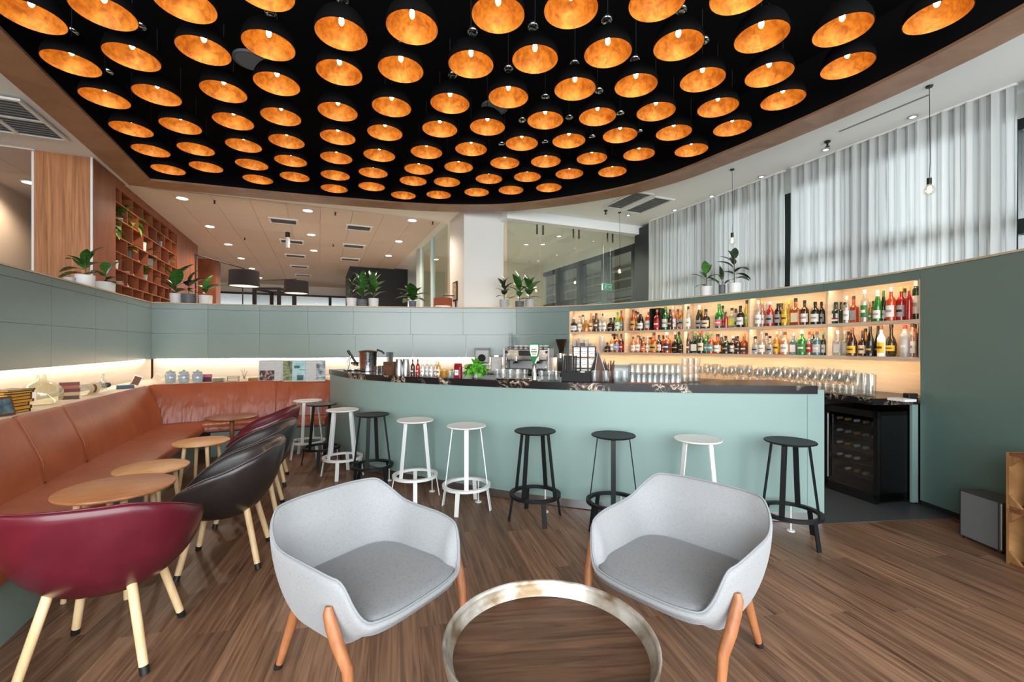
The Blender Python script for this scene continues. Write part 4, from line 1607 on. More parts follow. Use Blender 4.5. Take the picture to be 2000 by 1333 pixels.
# tray table
M_TRAYW = mat('tray_wood', wood=(rgb(48, 32, 25), rgb(108, 78, 58), (2.2, 26, 20), 0.9), rough=0.45, bump=(1, 0.15, 0.002))
M_TRAYR = mat('weathered_metal', rgb(116, 98, 74), 0.36, metal=0.6, noise=((6, 6, 9), rgb(214, 212, 206), 6), bump=(30, 0.15, 0.004))
tt = thing('tray_table', 'round tray table with dark wood inlay and weathered metal rim', 'table', (0.136, 1.60, 0), 0.08)
TR = 0.375
MB().lathe([(0, 0.395), (TR - 0.022, 0.395), (TR - 0.022, 0.38), (0, 0.38)], 64).build('wood_inlay', M_TRAYW, tt, smooth=40)
MB().lathe([(TR - 0.030, 0.394), (TR - 0.012, 0.410), (TR - 0.006, 0.436), (TR - 0.003, 0.449), (TR + 0.003, 0.453), (TR + 0.008, 0.447), (TR + 0.004, 0.42), (TR - 0.004, 0.385), (TR - 0.03, 0.372)], 80, close=True).build('metal_rim', M_TRAYR, tt, smooth=60)
for k in range(4):
    a = k * pi / 2 + pi / 4
    d = Vector((cos(a), sin(a), 0))
    MB().tube([d * 0.27, d * 0.22 + Vector((0, 0, 0.38))], 0.014, 12).build('leg', M_LEG, tt, smooth=60)
MB().tube([(0.2 * cos(2 * pi * i / 24), 0.2 * sin(2 * pi * i / 24), 0.366) for i in range(24)], 0.012, 8, closed=True).build('support_ring', M_BLACK, tt)

# subwoofer box and crates by the right wall
sw = thing('subwoofer', 'grey metal subwoofer box against the dark green wall', 'speaker', (3.585, 3.33, 0), 0)
M_SUB = mat('brushed_grey_front', rgb(128, 132, 136), 0.5, metal=0.4)
b = MB().rbox((0.0, 0, 0.195), (0.19, 0.31, 0.35), 0.022, n=6).build('cabinet', mat('dark_grey_box', rgb(58, 58, 60), 0.5), sw, smooth=40)
MB().box((-0.0965, 0, 0.195), (0.004, 0.262, 0.335)).build('front_panel', M_SUB, sw)
MB().tube([(-0.086, -0.146, 0.03), (-0.086, -0.146, 0.36)], 0.012, 12).build('edge_profile', M_STEEL, sw, smooth=60)
for sx in (-1, 1):
    for sy in (-1, 1):
        MB().tube([(sx * 0.07, sy * 0.12, 0), (sx * 0.07, sy * 0.12, 0.021)], 0.015, 12).build('foot', M_RUBBER, sw)
M_CRATE = mat('old_crate_wood', wood=(rgb(120, 80, 44), rgb(176, 130, 80), (3, 20, 3), 0.7), rough=0.7)
M_CRATED = mat('dark_crate_wood', wood=(rgb(92, 52, 30), rgb(140, 88, 54), (3, 20, 3), 0.7), rough=0.7)


def crate(z, lab):
    t = thing('wooden_crate', lab, 'crate', (3.56, 2.80, z), 0, 'wooden crates stacked at the right edge')
    w, d, h = 0.36, 0.50, 0.381        # x depth, y width, height; open towards -x
    for zz, mm in ((0.009, M_CRATED), (h - 0.009, M_CRATED)):
        for k in range(3):
            MB().box((-w / 3 + w / 3 * k, 0, zz), (w / 3 - 0.006, d - 0.04, 0.018)).build('slat', mm, t)
    for s in (-1, 1):
        for k in range(3):
            MB().box((-w / 3 + w / 3 * k, s * (d / 2 - 0.009), h / 2), (w / 3 - 0.006, 0.018, h)).build('slat', M_CRATE, t)
        for zz in (0, 1):
            m = MB()
            y0 = s * (d / 2 - 0.019)
            z0 = 0.019 if zz == 0 else h - 0.019
            dz = 0.075 if zz == 0 else -0.075
            tri = [(y0, z0), (y0 - s * 0.075, z0), (y0, z0 + dz)]
            m.add([(-w / 2 + 0.002, y, z) for y, z in tri] + [(-w / 2 + 0.022, y, z) for y, z in tri], [(0, 1, 2), (5, 4, 3), (0, 3, 4, 1), (1, 4, 5, 2), (2, 5, 3, 0)])
            m.build('corner_block', M_CRATE, t)
    MB().box((w / 2 - 0.006, 0, h / 2), (0.012, d - 0.02, h - 0.04)).build('back_board', M_CRATE, t)
    return t


crate(0.0, 'lower wooden crate of the stack at the right edge')
crate(0.382, 'upper wooden crate of the stack at the right edge')
# ------------------------------------------------------------------ bottles
GL = {
    'clear': clear_glass('glass_clear', (0.92, 0.95, 0.94, 1), body=(0.8, 0.82, 0.8, 1), body_amt=0.16, refl=0.08),
    'frost': clear_glass('glass_frosted', (0.7, 0.74, 0.76, 1), body=(0.62, 0.66, 0.70, 1), body_amt=0.8, refl=0.05, rough=0.3),
    'amber': clear_glass('glass_amber', (0.90, 0.42, 0.07, 1), body=(0.70, 0.25, 0.04, 1), body_amt=0.38, refl=0.06),
    'honey': clear_glass('glass_honey', (0.95, 0.66, 0.20, 1), body=(0.85, 0.50, 0.12, 1), body_amt=0.35, refl=0.06),
    'brown': clear_glass('glass_brown', (0.30, 0.10, 0.03, 1), body=(0.10, 0.035, 0.015, 1), body_amt=0.6, refl=0.06),
    'dark': clear_glass('glass_dark', (0.05, 0.05, 0.04, 1), body=(0.014, 0.014, 0.013, 1), body_amt=0.85, refl=0.05),
    'green': clear_glass('glass_green', (0.14, 0.72, 0.18, 1), body=(0.05, 0.40, 0.08, 1), body_amt=0.45, refl=0.06),
    'dgreen': clear_glass('glass_dark_green', (0.06, 0.22, 0.07, 1), body=(0.015, 0.07, 0.025, 1), body_amt=0.7, refl=0.06),
    'lime': clear_glass('glass_lime', (0.62, 0.90, 0.22, 1), body=(0.50, 0.74, 0.10, 1), body_amt=0.45, refl=0.06),
    'olive': clear_glass('glass_olive', (0.20, 0.20, 0.05, 1), body=(0.07, 0.065, 0.02, 1), body_amt=0.7, refl=0.06),
    'yellow': clear_glass('glass_yellow', (0.95, 0.86, 0.25, 1), body=(0.82, 0.70, 0.10, 1), body_amt=0.45, refl=0.06),
    'red': clear_glass('glass_red', (0.85, 0.06, 0.05, 1), body=(0.62, 0.02, 0.025, 1), body_amt=0.5, refl=0.06),
    'orange': clear_glass('glass_orange', (0.95, 0.30, 0.06, 1), body=(0.82, 0.16, 0.04, 1), body_amt=0.5, refl=0.06),
    'pink': clear_glass('glass_pink', (0.95, 0.60, 0.52, 1), body=(0.78, 0.40, 0.34, 1), body_amt=0.5, refl=0.06),
    'blue': clear_glass('glass_blue', (0.40, 0.72, 0.82, 1), body=(0.18, 0.46, 0.56, 1), body_amt=0.45, refl=0.06),
    'white': mat('white_bottle', rgb(226, 228, 228), 0.35),
    'copper': mat('copper_bottle', rgb(206, 140, 118), 0.3, metal=0.5),
}
LC = {'white': rgb(226, 226, 220), 'cream': rgb(224, 210, 176), 'black': rgb(26, 26, 28), 'yellow': rgb(222, 180, 44), 'green': rgb(60, 120, 64), 'grey': rgb(150, 154, 158), 'pink': rgb(210, 90, 120),
      'red': rgb(176, 36, 34), 'blue': rgb(120, 150, 196), 'teal': rgb(90, 150, 150), 'orange': rgb(214, 120, 50), 'gold': rgb(200, 160, 80), 'lime': rgb(190, 206, 70), 'purple': rgb(70, 44, 66), 'brown': rgb(90, 58, 40), 'silver': rgb(190, 192, 194)}


def paint(n):
    return mat('paper_' + n, LC[n], 0.55)


BPROF = {
    'std': [(0, 0), (0.46, 0.0), (0.5, 0.02), (0.5, 0.56), (0.47, 0.61), (0.33, 0.68), (0.19, 0.735), (0.165, 0.78), (0.165, 0.97), (0, 0.97)],
    'wine': [(0, 0), (0.46, 0.0), (0.5, 0.02), (0.5, 0.44), (0.46, 0.53), (0.33, 0.66), (0.22, 0.76), (0.18, 0.84), (0.18, 0.97), (0, 0.97)],
    'squat': [(0, 0), (0.46, 0), (0.5, 0.025), (0.5, 0.50), (0.45, 0.58), (0.24, 0.64), (0.17, 0.68), (0.17, 0.97), (0, 0.97)],
    'round': [(0, 0), (0.34, 0), (0.46, 0.09), (0.5, 0.24), (0.47, 0.40), (0.36, 0.53), (0.2, 0.62), (0.15, 0.68), (0.15, 0.97), (0, 0.97)],
    'tall': [(0, 0), (0.46, 0), (0.5, 0.02), (0.5, 0.64), (0.44, 0.70), (0.27, 0.77), (0.22, 0.82), (0.22, 0.97), (0, 0.97)],
    'cyl': [(0, 0), (0.48, 0), (0.5, 0.02), (0.5, 0.74), (0.47, 0.79), (0.3, 0.82), (0.26, 0.84), (0.26, 0.97), (0, 0.97)],
}
LABZ = {'std': (0.12, 0.46), 'wine': (0.1, 0.36), 'squat': (0.1, 0.42), 'round': (0.17, 0.34), 'tall': (0.15, 0.52), 'cyl': (0.16, 0.62), 'sq': (0.12, 0.46)}
_bc = {}


def bottle_mesh(style, glass):
    k = (style, glass)
    if k not in _bc:
        m = MB()
        if style == 'sq':
            m.rbox((0, 0, 0.29), (1.0, 0.62, 0.58), 0.08)
            m.lathe([(0.44, 0.58), (0.2, 0.66), (0.17, 0.70), (0.17, 0.97), (0, 0.97)], 16)
        else:
            m.lathe(BPROF[style], 20)
        _bc[k] = m.mesh('bottle', GL[glass], smooth=40)
    return _bc[k]


def label_mesh(style, col):
    k = ('label', style, col)
    if k not in _bc:
        a, b = LABZ[style]
        m = MB()
        if style == 'sq':
            m.box((0, -0.314, (a + b) / 2), (0.8, 0.012, b - a))
        else:
            r = {'round': 0.512}.get(style, 0.512)
            n = 14
            vs, fs = [], []
            for i in range(n + 1):
                w = -pi / 2 + (i / n - 0.5) * 2.5
                vs += [(r * cos(w), r * sin(w), a), (r * cos(w), r * sin(w), b)]
            fs = [(2 * i, 2 * i + 2, 2 * i + 3, 2 * i + 1) for i in range(n)]
            m.add(vs, fs)
        if style != 'sq':
            m.cur = 1
            r2, n = r + 0.006, 8
            vs = []
            for i in range(n + 1):
                w = -pi / 2 + (i / n - 0.5) * 1.5
                vs += [(r2 * cos(w), r2 * sin(w), a + 0.40 * (b - a)), (r2 * cos(w), r2 * sin(w), a + 0.62 * (b - a))]
            m.add(vs, [(2 * i, 2 * i + 2, 2 * i + 3, 2 * i + 1) for i in range(n)])
        _bc[k] = m.mesh('label', [paint(col), paint({'white': 'grey', 'cream': 'brown', 'black': 'gold', 'yellow': 'brown', 'grey': 'black', 'gold': 'black'}.get(col, 'white'))])
    return _bc[k]


def cap_mesh(col, style):
    k = ('cap', col, style)
    if k not in _bc:
        r = {'tall': 0.245, 'cyl': 0.29, 'wine': 0.2}.get(style, 0.195)
        z0 = 0.80 if style == 'wine' else 0.87
        _bc[k] = MB().lathe([(r * 0.97, z0), (r, z0 + 0.01), (r, 0.99), (r * 0.9, 1.0), (0, 1.0)], 14).mesh('cap', paint(col), smooth=40)
    return _bc[k]


GWORD = {'clear': 'clear', 'frost': 'frosted grey', 'amber': 'amber', 'honey': 'honey-coloured', 'brown': 'brown', 'dark': 'near-black', 'green': 'bright green', 'dgreen': 'dark green', 'lime': 'lime green', 'olive': 'olive',
         'yellow': 'yellow', 'red': 'red', 'orange': 'orange-red', 'pink': 'pink', 'blue': 'pale blue', 'white': 'white', 'copper': 'copper pink'}


def bottle(loc, w, h, style, glass, lab, cap, label, rotz=0.0, group=None, cat='bottle'):
    o = put('liquor_bottle', bottle_mesh(style, glass), None, loc=loc, rot=(0, 0, rotz), scale=(w, w, h))
    tag(o, label, cat, group)
    if lab:
        put('label', label_mesh(style, lab), o)
    if cap:
        put('cap', cap_mesh(cap, style), o)
    return o


# per bay: (pixel column, width px, height px, shape, glass, label, cap)
UP = [[(1121, 11, 27, 'squat', 'dark', 'white', 'white'), (1132, 9, 30, 'std', 'clear', 'white', 'pink'), (1144, 11, 24, 'squat', 'honey', None, 'silver'), (1154, 8, 34, 'std', 'honey', 'cream', 'pink'), (1164, 9, 34, 'tall', 'brown', 'brown', 'brown'),
       (1173, 8, 34, 'std', 'clear', 'white', 'gold'), (1181, 8, 33, 'std', 'clear', 'white', 'silver'), (1192, 11, 25, 'squat', 'dark', 'black', 'black'), (1206, 9, 35, 'std', 'lime', 'white', 'green'), (1214, 8, 38, 'std', 'amber', 'teal', 'brown')],
      [(1236, 10, 39, 'std', 'amber', 'gold', 'purple'), (1242, 11, 37, 'std', 'amber', 'gold', 'black'), (1251, 11, 38, 'wine', 'dark', 'white', 'grey'), (1267, 11, 39, 'std', 'orange', 'white', 'grey'), (1284, 12, 38, 'std', 'red', 'red', 'gold'),
       (1301, 13, 43, 'std', 'green', 'white', 'dgreen' if False else 'green'), (1309, 9, 38, 'std', 'dark', 'black', 'black'), (1316, 12, 43, 'std', 'pink', 'white', 'grey'), (1330, 10, 42, 'std', 'honey', 'grey', 'grey')],
      [(1344, 11, 42, 'std', 'clear', 'white', 'black'), (1366, 13, 44, 'wine', 'olive', 'grey', 'silver'), (1379, 14, 36, 'squat', 'brown', 'cream', 'black'), (1405, 14, 45, 'wine', 'green', 'pink', 'dgreen' if False else 'green'), (1417, 8, 30, 'std', 'red', None, 'black'),
       (1429, 14, 37, 'sq', 'clear', 'lime', 'brown'), (1445, 14, 40, 'std', 'dark', 'white', 'black'), (1458, 9, 50, 'tall', 'yellow', 'lime', 'black')],
      [(1480, 12, 48, 'std', 'clear', 'white', 'silver'), (1488, 11, 47, 'std', 'pink', 'white', 'gold'), (1503, 13, 46, 'std', 'red', 'grey', 'silver'), (1519, 13, 42, 'tall', 'dark', 'grey', 'black'), (1532, 12, 47, 'std', 'yellow', 'yellow', 'gold'),
       (1541, 10, 46, 'std', 'honey', 'lime', 'lime'), (1553, 17, 50, 'sq', 'amber', 'cream', 'black'), (1572, 15, 46, 'std', 'brown', 'white', 'black'), (1592, 16, 42, 'std', 'dark', 'white', 'black'), (1606, 12, 42, 'std', 'dark', 'grey', 'black')],
      [(1632, 17, 40, 'sq', 'dgreen', 'white', 'black'), (1644, 12, 40, 'sq', 'dgreen', None, 'black'), (1654, 12, 50, 'std', 'clear', 'white', 'white'), (1668, 15, 50, 'sq', 'orange', 'grey', 'brown'), (1688, 14, 60, 'tall', 'clear', 'green', 'silver'), (1700, 9, 38, 'std', 'honey', 'green', 'gold'),
       (1713, 16, 58, 'wine', 'green', 'white', 'white'), (1724, 12, 57, 'wine', 'dgreen', 'white', 'green'), (1741, 18, 62, 'std', 'orange', 'white', 'silver'), (1760, 18, 62, 'std', 'red', 'grey', 'gold'), (1774, 12, 62, 'std', 'red', None, 'gold'), (1788, 14, 72, 'cyl', 'dgreen', 'white', 'silver')]]
LO = [[(1187, 10, 18, 'squat', 'dark', 'black', 'black'), (1197, 10, 34, 'std', 'honey', 'white', 'black'), (1205, 10, 34, 'std', 'amber', 'blue', 'black'), (1213, 9, 34, 'std', 'brown', 'red', 'black')],
      [(1237, 8, 29, 'std', 'honey', 'white', 'black'), (1246, 11, 32, 'std', 'pink', 'white', 'brown'), (1256, 9, 29, 'squat', 'amber', 'orange', 'black'), (1265, 11, 29, 'std', 'clear', 'white', 'grey'), (1277, 13, 37, 'squat', 'amber', 'gold', 'black'), (1287, 10, 33, 'std', 'dark', 'white', 'black'), (1303, 14, 38, 'std', 'amber', 'purple', 'silver'), (1320, 14, 39, 'round', 'dark', 'black', 'grey'), (1330, 8, 22, 'std', 'dark', 'black', 'brown')],
      [(1345, 9, 38, 'std', 'brown', 'brown', 'brown'), (1356, 14, 36, 'sq', 'dgreen', 'white', 'green'), (1370, 11, 42, 'std', 'dgreen', 'cream', 'red'), (1379, 11, 37, 'std', 'green', 'teal', 'green'), (1388, 11, 37, 'std', 'orange', 'teal', 'green'), (1402, 15, 36, 'squat', 'amber', 'white', 'black'), (1417, 13, 33, 'std', 'dgreen', 'black', 'black'), (1432, 13, 33, 'std', 'brown', 'white', 'white'), (1440, 11, 33, 'std', 'brown', 'black', 'black'), (1454, 15, 37, 'squat', 'amber', 'brown', 'amber' if False else 'orange')],
      [(1476, 13, 33, 'squat', 'clear', 'grey', 'black'), (1490, 14, 41, 'squat', 'clear', 'white', 'grey'), (1504, 13, 34, 'squat', 'clear', 'grey', 'black'), (1518, 12, 43, 'std', 'honey', 'yellow', 'silver'), (1534, 15, 42, 'std', 'copper', 'white', 'brown'), (1549, 13, 40, 'sq', 'blue', 'white', 'silver'), (1567, 15, 45, 'std', 'green', 'green', 'white'), (1582, 11, 43, 'std', 'clear', 'red', 'red'), (1594, 15, 44, 'std', 'blue', 'silver', 'brown'), (1607, 10, 43, 'std', 'dgreen', 'white', 'teal')],
      [(1635, 15, 46, 'sq', 'clear', 'silver', 'silver'), (1649, 12, 46, 'sq', 'clear', 'silver', 'silver'), (1665, 18, 52, 'wine', 'brown', 'yellow', 'brown'), (1684, 16, 47, 'squat', 'brown', 'cream', 'brown'), (1700, 15, 55, 'wine', 'dark', 'black', 'black'), (1714, 11, 56, 'wine', 'dgreen', 'black', 'black'), (1722, 15, 57, 'std', 'white', 'yellow', 'brown'), (1741, 20, 61, 'round', 'olive', 'yellow', 'black'), (1766, 17, 60, 'tall', 'frost', 'silver', 'red'), (1783, 15, 64, 'std', 'clear', 'white', 'brown'), (1793, 8, 64, 'std', 'dark', None, 'black')]]
bays = []
BAYW = ['first bay', 'second bay', 'third bay', 'fourth bay', 'fifth bay']
for rows, z, tier in ((UP, Z_UP, 'upper'), (LO, Z_LO, 'lower')):
    for bi, row in enumerate(rows):
        for i, (px, w, h, st, gl, lb, cp) in enumerate(row):
            off = 0.10 if i % 2 == 0 else 0.155
            if px >= 1780:
                off = 0.09 if i % 2 == 0 else 0.16
            s = BACK.s_at(px, off)
            p = BACK.pos(s, off)
            k = p.y / FPX
            wm = 1.16 * w * p.y * p.y / (FPX * p.length)
            h *= 1.06
            bays.append((tier, bi, i, px, p, wm, h * k, z))
            lab = '%s bottle%s, %s from left, %s shelf, %s' % (GWORD[gl], (' with ' + lb + ' label') if lb else '', ORD[i + 1], tier, BAYW[bi])
            bo_ = bottle((p.x, p.y, z + 0.001), wm, h * k, st, gl, lb, cp, lab, BACK.ang(s), 'bottles on the backlit shelves')
            if (tier, bi, i) == ('upper', 4, 0):
                MB().box((0, -0.324, 0.235), (0.8, 0.008, 0.07)).build('label_band', paint('red'), bo_)
                MB().lathe([(0, 0), (0.17, 0), (0.17, 0.008), (0, 0.008)], 20, M=Matrix.Diagonal((1, 1, 0.42)).to_3x3() @ Matrix.Rotation(pi / 2, 3, 'X') if False else Matrix.Rotation(pi / 2, 3, 'X'), c=(0, -0.32, 0.36)).build('label_emblem', mat('emblem_green', rgb(24, 62, 44), 0.5), bo_, scale=(1, 1, 1))
# second row, standing behind the gaps
rb2 = random.Random(11)
for q, r in zip(bays[:-1], bays[1:]):
    if q[:2] != r[:2] or r[2] % 2 or r[3] - q[3] > 16:
        continue
    px = (q[3] + r[3]) / 2
    s = BACK.s_at(px, 0.222)
    p = BACK.pos(s, 0.222)
    gl = rb2.choice(('amber', 'clear', 'brown', 'dark', 'honey', 'green', 'dgreen', 'clear'))
    lb = rb2.choice(('white', 'cream', 'black', 'grey', 'gold'))
    bottle((p.x, p.y, q[7] + 0.001), min(0.085, 0.95 * q[5]), min(0.33, q[6] * rb2.uniform(0.95, 1.1)), rb2.choice(('std', 'std', 'wine', 'tall')), gl, lb, rb2.choice(('black', 'silver', 'gold', 'brown')),
           '%s bottle in the back row behind the %s bottle, %s shelf, %s' % (GWORD[gl], ORD[q[2] + 1], q[0], BAYW[q[1]]), BACK.ang(s), 'bottles in the back row of the shelves')
# presentation box of the red bottle in the second upper bay
s = BACK.s_at(1284, 0.13)
p = BACK.pos(s, 0.15)
t = thing('gift_box', 'dark open presentation box standing around a red bottle, upper shelf', 'box', (p.x, p.y, Z_UP + 0.002), BACK.ang(s))
for c, sz in (((0, 0.085, 0.17), (0.19, 0.01, 0.34)), ((-0.09, 0.0, 0.17), (0.01, 0.18, 0.34)), ((0.09, 0.0, 0.17), (0.01, 0.18, 0.34)), ((0, 0.0, 0.345), (0.19, 0.18, 0.01))):
    MB().box(c, sz).build('box_panel', M_BLACKM, t)

# stacked plastic cups on the lower first bay
M_CUP = clear_glass('plastic_cup', (0.78, 0.85, 0.88, 1), body=(0.88, 0.92, 0.94, 1), body_amt=0.7, refl=0.06, rough=0.2)
cupm = MB().lathe([(0, 0.004), (0.030, 0.004), (0.032, 0.0), (0.044, 0.105), (0.046, 0.11), (0.043, 0.11), (0.031, 0.008), (0, 0.008)], 18).mesh('plastic_cup', M_CUP, smooth=40)
for ci, (px, n) in enumerate(((1121, 6), (1132, 7), (1146, 6), (1156, 3), (1175, 8))):
    off = 0.11 if ci % 2 else 0.17
    p = BACK.pos(BACK.s_at(px, off), off)
    for k in range(n):
        o = put('plastic_cup', cupm, None, loc=(p.x, p.y, Z_LO + k * 0.0235))
        tag(o, 'pale plastic cup, %s from the bottom of the %s stack, lower shelf first bay' % (ORD[k + 1], ORD[ci + 1]), 'cup', 'plastic cups stacked on the lower shelf')

# ------------------------------------------------------------------ glasses
tumm = MB().lathe([(0, 0.0), (0.030, 0.0), (0.033, 0.004), (0.039, 0.094), (0.0375, 0.095), (0.0315, 0.014), (0, 0.012)], 20).mesh('tumbler', M_GLASS, smooth=40)
him = MB().lathe([(0, 0.0), (0.028, 0.0), (0.031, 0.004), (0.033, 0.158), (0.0315, 0.16), (0.029, 0.02), (0, 0.018)], 20).mesh('highball_glass', M_GLASS, smooth=40)
winem = MB().lathe([(0, 0.0), (0.034, 0.001), (0.032, 0.004), (0.006, 0.009), (0.004, 0.02), (0.004, 0.085), (0.012, 0.095), (0.034, 0.118), (0.041, 0.145), (0.038, 0.18), (0.031, 0.212), (0.030, 0.2125), (0.036, 0.18), (0.039, 0.145), (0.032, 0.12), (0.006, 0.098), (0, 0.097)], 18).mesh('wine_glass', M_GLASS, smooth=60)


def ontop(px, o, z=BTOP):
    p = BAR.pos(BAR.s_at(px, o), o)
    return Vector((p.x, p.y, z))


n = 0
for i, px in enumerate((1162, 1184, 1205, 1221)):
    tag(put('tumbler', tumm, None, loc=ontop(px, 0.10), scale=(1, 1, 1.12)), 'clear tumbler on the bar edge, %s to the right of the black straw holder' % ORD[i + 1], 'glass', 'tumblers on the bar')
# upside-down glasses in rows on brown mats
matp = [ontop(1226, 0.05), ontop(1330, 0.05), ontop(1330, 0.50), ontop(1226, 0.50)]
tag(MB().prism([(p.x, p.y) for p in matp], BTOP, BTOP + 0.008).build('drip_mat', mat('brown_mat', rgb(120, 70, 44), 0.6)), 'brown drip mat under the rows of glasses on the bar', 'mat')
for r in range(4):
    for i in range(9):
        px = 1234 + 11.2 * i + 3 * (r % 2)
        if px > 1328:
            continue
        lay = 2 if r >= 2 else 1
        for k in range(lay):
            o = put('tumbler', tumm, None, loc=ontop(px, 0.09 + 0.105 * r, BTOP + 0.008 + 0.08 * (k + 1)), rot=(pi, 0, 0), scale=(0.86, 0.86, 0.83))
            tag(o, 'upturned tumbler on brown mat, %s row from front, %s from left%s' % (ORD[r + 1], ORD[i + 1], ', upper layer' if k else ''), 'glass', 'upturned tumblers on the brown mat')
for c, px in enumerate((1339, 1350, 1361)):
    for k in range(3):
        tag(put('tumbler', tumm, None, loc=ontop(px, 0.22 + 0.06 * c, BTOP + 0.073 * k), scale=(0.9, 0.9, 0.76)), 'clear tumbler in the %s stack right of the brown mat, %s from the bottom' % (ORD[c + 1], ORD[k + 1]), 'glass', 'stacked tumblers right of the brown mat')
# tray with glasses
ty = thing('serving_tray', 'oval metal tray with tumblers on the bar, left of the beer tap', 'tray', ontop(1002, 0.13), BAR.ang(BAR.s_at(1002)))
MB().lathe([(0, 0.004), (0.17, 0.004), (0.185, 0.014), (0.19, 0.013), (0.175, 0.0), (0, 0.0)], 40).build('dish', M_CHROME, ty, smooth=40)
for ch in kids(ty):
    ch.scale = (1.0, 0.62, 1)
for i, (px, o) in enumerate(((972, 0.12), (983, 0.07), (985, 0.17), (997, 0.06), (999, 0.17), (1011, 0.07), (1013, 0.17), (1024, 0.12))):
    tag(put('tumbler', tumm, None, loc=ontop(px, o, BTOP + 0.005)), 'clear tumbler on the metal tray, %s from left' % ORD[i + 1], 'glass', 'tumblers on the metal tray')
for i, (px, o) in enumerate(((1059, 0.10), (1073, 0.12), (1087, 0.10), (1080, 0.22))):
    tag(put('tumbler', tumm, None, loc=ontop(px, o)), 'clear tumbler on the bar, %s to the right of the beer tap' % ORD[i + 1], 'glass', 'tumblers right of the beer tap')


def onback(px, o, z=CTOP):
    p = BACK.pos(BACK.s_at(px, o), o)
    return Vector((p.x, p.y, z))


for r, (o, x0, x1, k) in enumerate(((-0.30, 1365, 1655, 19), (-0.19, 1372, 1660, 19), (-0.08, 1380, 1668, 18), (0.04, 1390, 1676, 17))):
    for i in range(k):
        px = x0 + (x1 - x0) * i / (k - 1)
        tag(put('wine_glass', winem, None, loc=onback(px, o), scale=random.choice((0.95, 1.05, 1.12)) * (0.92 if r == 0 else 1.0)), 'stemmed wine glass on the back counter, %s row from front, %s from left' % (ORD[r + 1], ORD[i + 1]), 'glass', 'wine glasses on the back counter')
for i, (px, o) in enumerate(((1676, -0.32), (1690, -0.33), (1703, -0.33), (1698, -0.2), (1684, -0.22))):
    tag(put('highball_glass', him, None, loc=onback(px, o), scale=(1.15, 1.15, 1.35)), 'tall highball glass at the right end of the glasses, %s of five' % ORD[i + 1], 'glass', 'tall glasses above the wine fridge')
for i in range(18):
    px = 1440 + (1668 - 1440) * i / 17
    tag(put('tumbler', tumm, None, loc=onback(px, -0.41), scale=(0.95, 0.95, 1.0)), 'clear tumbler at the front edge of the back counter, %s from left' % ORD[i + 1], 'glass', 'tumblers along the back counter')
p = onback(1762, -0.36)
tag(bevel(MB().box((p.x, p.y, CTOP + 0.012), (0.16, 0.12, 0.024), BACK.ang(BACK.s_at(1768))).build('folded_napkin', M_FRAMEW), 0.004), 'white folded cloth at the right end of the back counter', 'cloth')
p = onback(1777, -0.10)
tag(bevel(MB().box((p.x, p.y, CTOP + 0.025), (0.06, 0.10, 0.05), BACK.ang(BACK.s_at(1777))).build('card_terminal', M_BLACK), 0.008), 'small black terminal at the far right of the back counter', 'terminal')

# ------------------------------------------------------------------ bar equipment
# espresso machine on the back counter
s = BACK.s_at(1031, -0.28)
p = BACK.pos(s, -0.27)
em = thing('espresso_machine', 'chrome two-group espresso machine on the back counter', 'coffee machine', (p.x, p.y, CTOP), BACK.ang(s))
bevel(MB().box((0, 0.06, 0.33), (0.78, 0.36, 0.20)).build('body', M_CHROME, em), 0.012)
bevel(MB().box((0, 0.14, 0.15), (0.74, 0.14, 0.20)).build('splash_panel', M_STEEL, em), 0.006)
bevel(MB().box((0, 0.0, 0.055), (0.78, 0.46, 0.06)).build('drip_tray', M_CHROME, em), 0.006)
for q in range(13):
    MB().box((-0.36 + 0.06 * q, -0.03, 0.087), (0.02, 0.36, 0.004)).build('grate_bar', M_BLACK, em)
for sx in (-1, 1):
    bevel(MB().box((sx * 0.405, 0.03, 0.24), (0.03, 0.44, 0.42)).build('side_panel', M_FRAMEW, em), 0.01)
    for sy in (-0.18, 0.18):
        MB().tube([(sx * 0.34, sy, 0), (sx * 0.34, sy, 0.03)], 0.022, 12).build('foot', M_BLACK, em)
MB().box((0, -0.125, 0.36), (0.30, 0.01, 0.09)).build('control_panel', M_BLACK, em)
for sx in (-0.2, 0.2):
    gh = MB().tube([(sx, -0.09, 0.30), (sx, -0.09, 0.215)], 0.042, 18).build('group_head', M_CHROME, em, smooth=40)
    MB().tube([(sx, -0.10, 0.21), (sx, -0.13, 0.208), (sx, -0.26, 0.185)], [0.036, 0.016, 0.014], 12).build('portafilter', M_BLACK, gh, smooth=50)
for sx in (-0.37, 0.37):
    MB().tube([(sx, -0.12, 0.30), (sx, -0.17, 0.27), (sx * 0.97, -0.19, 0.11)], 0.007, 8).build('steam_wand', M_CHROME, em, smooth=60)
    MB().tube([(sx, -0.12, 0.38), (sx, -0.16, 0.38)], 0.025, 14).build('steam_knob', M_BLACK, em, smooth=40)
MB().tube([(-0.39, -0.11, 0.47), (0.39, -0.11, 0.47), (0.39, 0.23, 0.47), (-0.39, 0.23, 0.47)], 0.006, 8, closed=True).build('cup_rail', M_CHROME, em)
cof = MB().lathe([(0, 0.004), (0.02, 0.0), (0.026, 0.004), (0.038, 0.045), (0.04, 0.068), (0.037, 0.068), (0.034, 0.045), (0.022, 0.01), (0, 0.009)], 18).mesh('coffee_cup', M_FRAMEW, smooth=60)
R2 = Matrix.Rotation(BACK.ang(s), 3, 'Z')
for r in range(2):
    for i in range(7):
        lp_ = R2 @ Vector((-0.22 + 0.09 * i, -0.03 + 0.11 * r, 0.431))
        o = put('coffee_cup', cof, None, loc=(p.x + lp_.x, p.y + lp_.y, CTOP + lp_.z))
        tag(o, 'white coffee cup on the espresso machine, %s row, %s from left' % (('front', 'back')[r], ORD[i + 1]), 'cup', 'cups on the espresso machine')
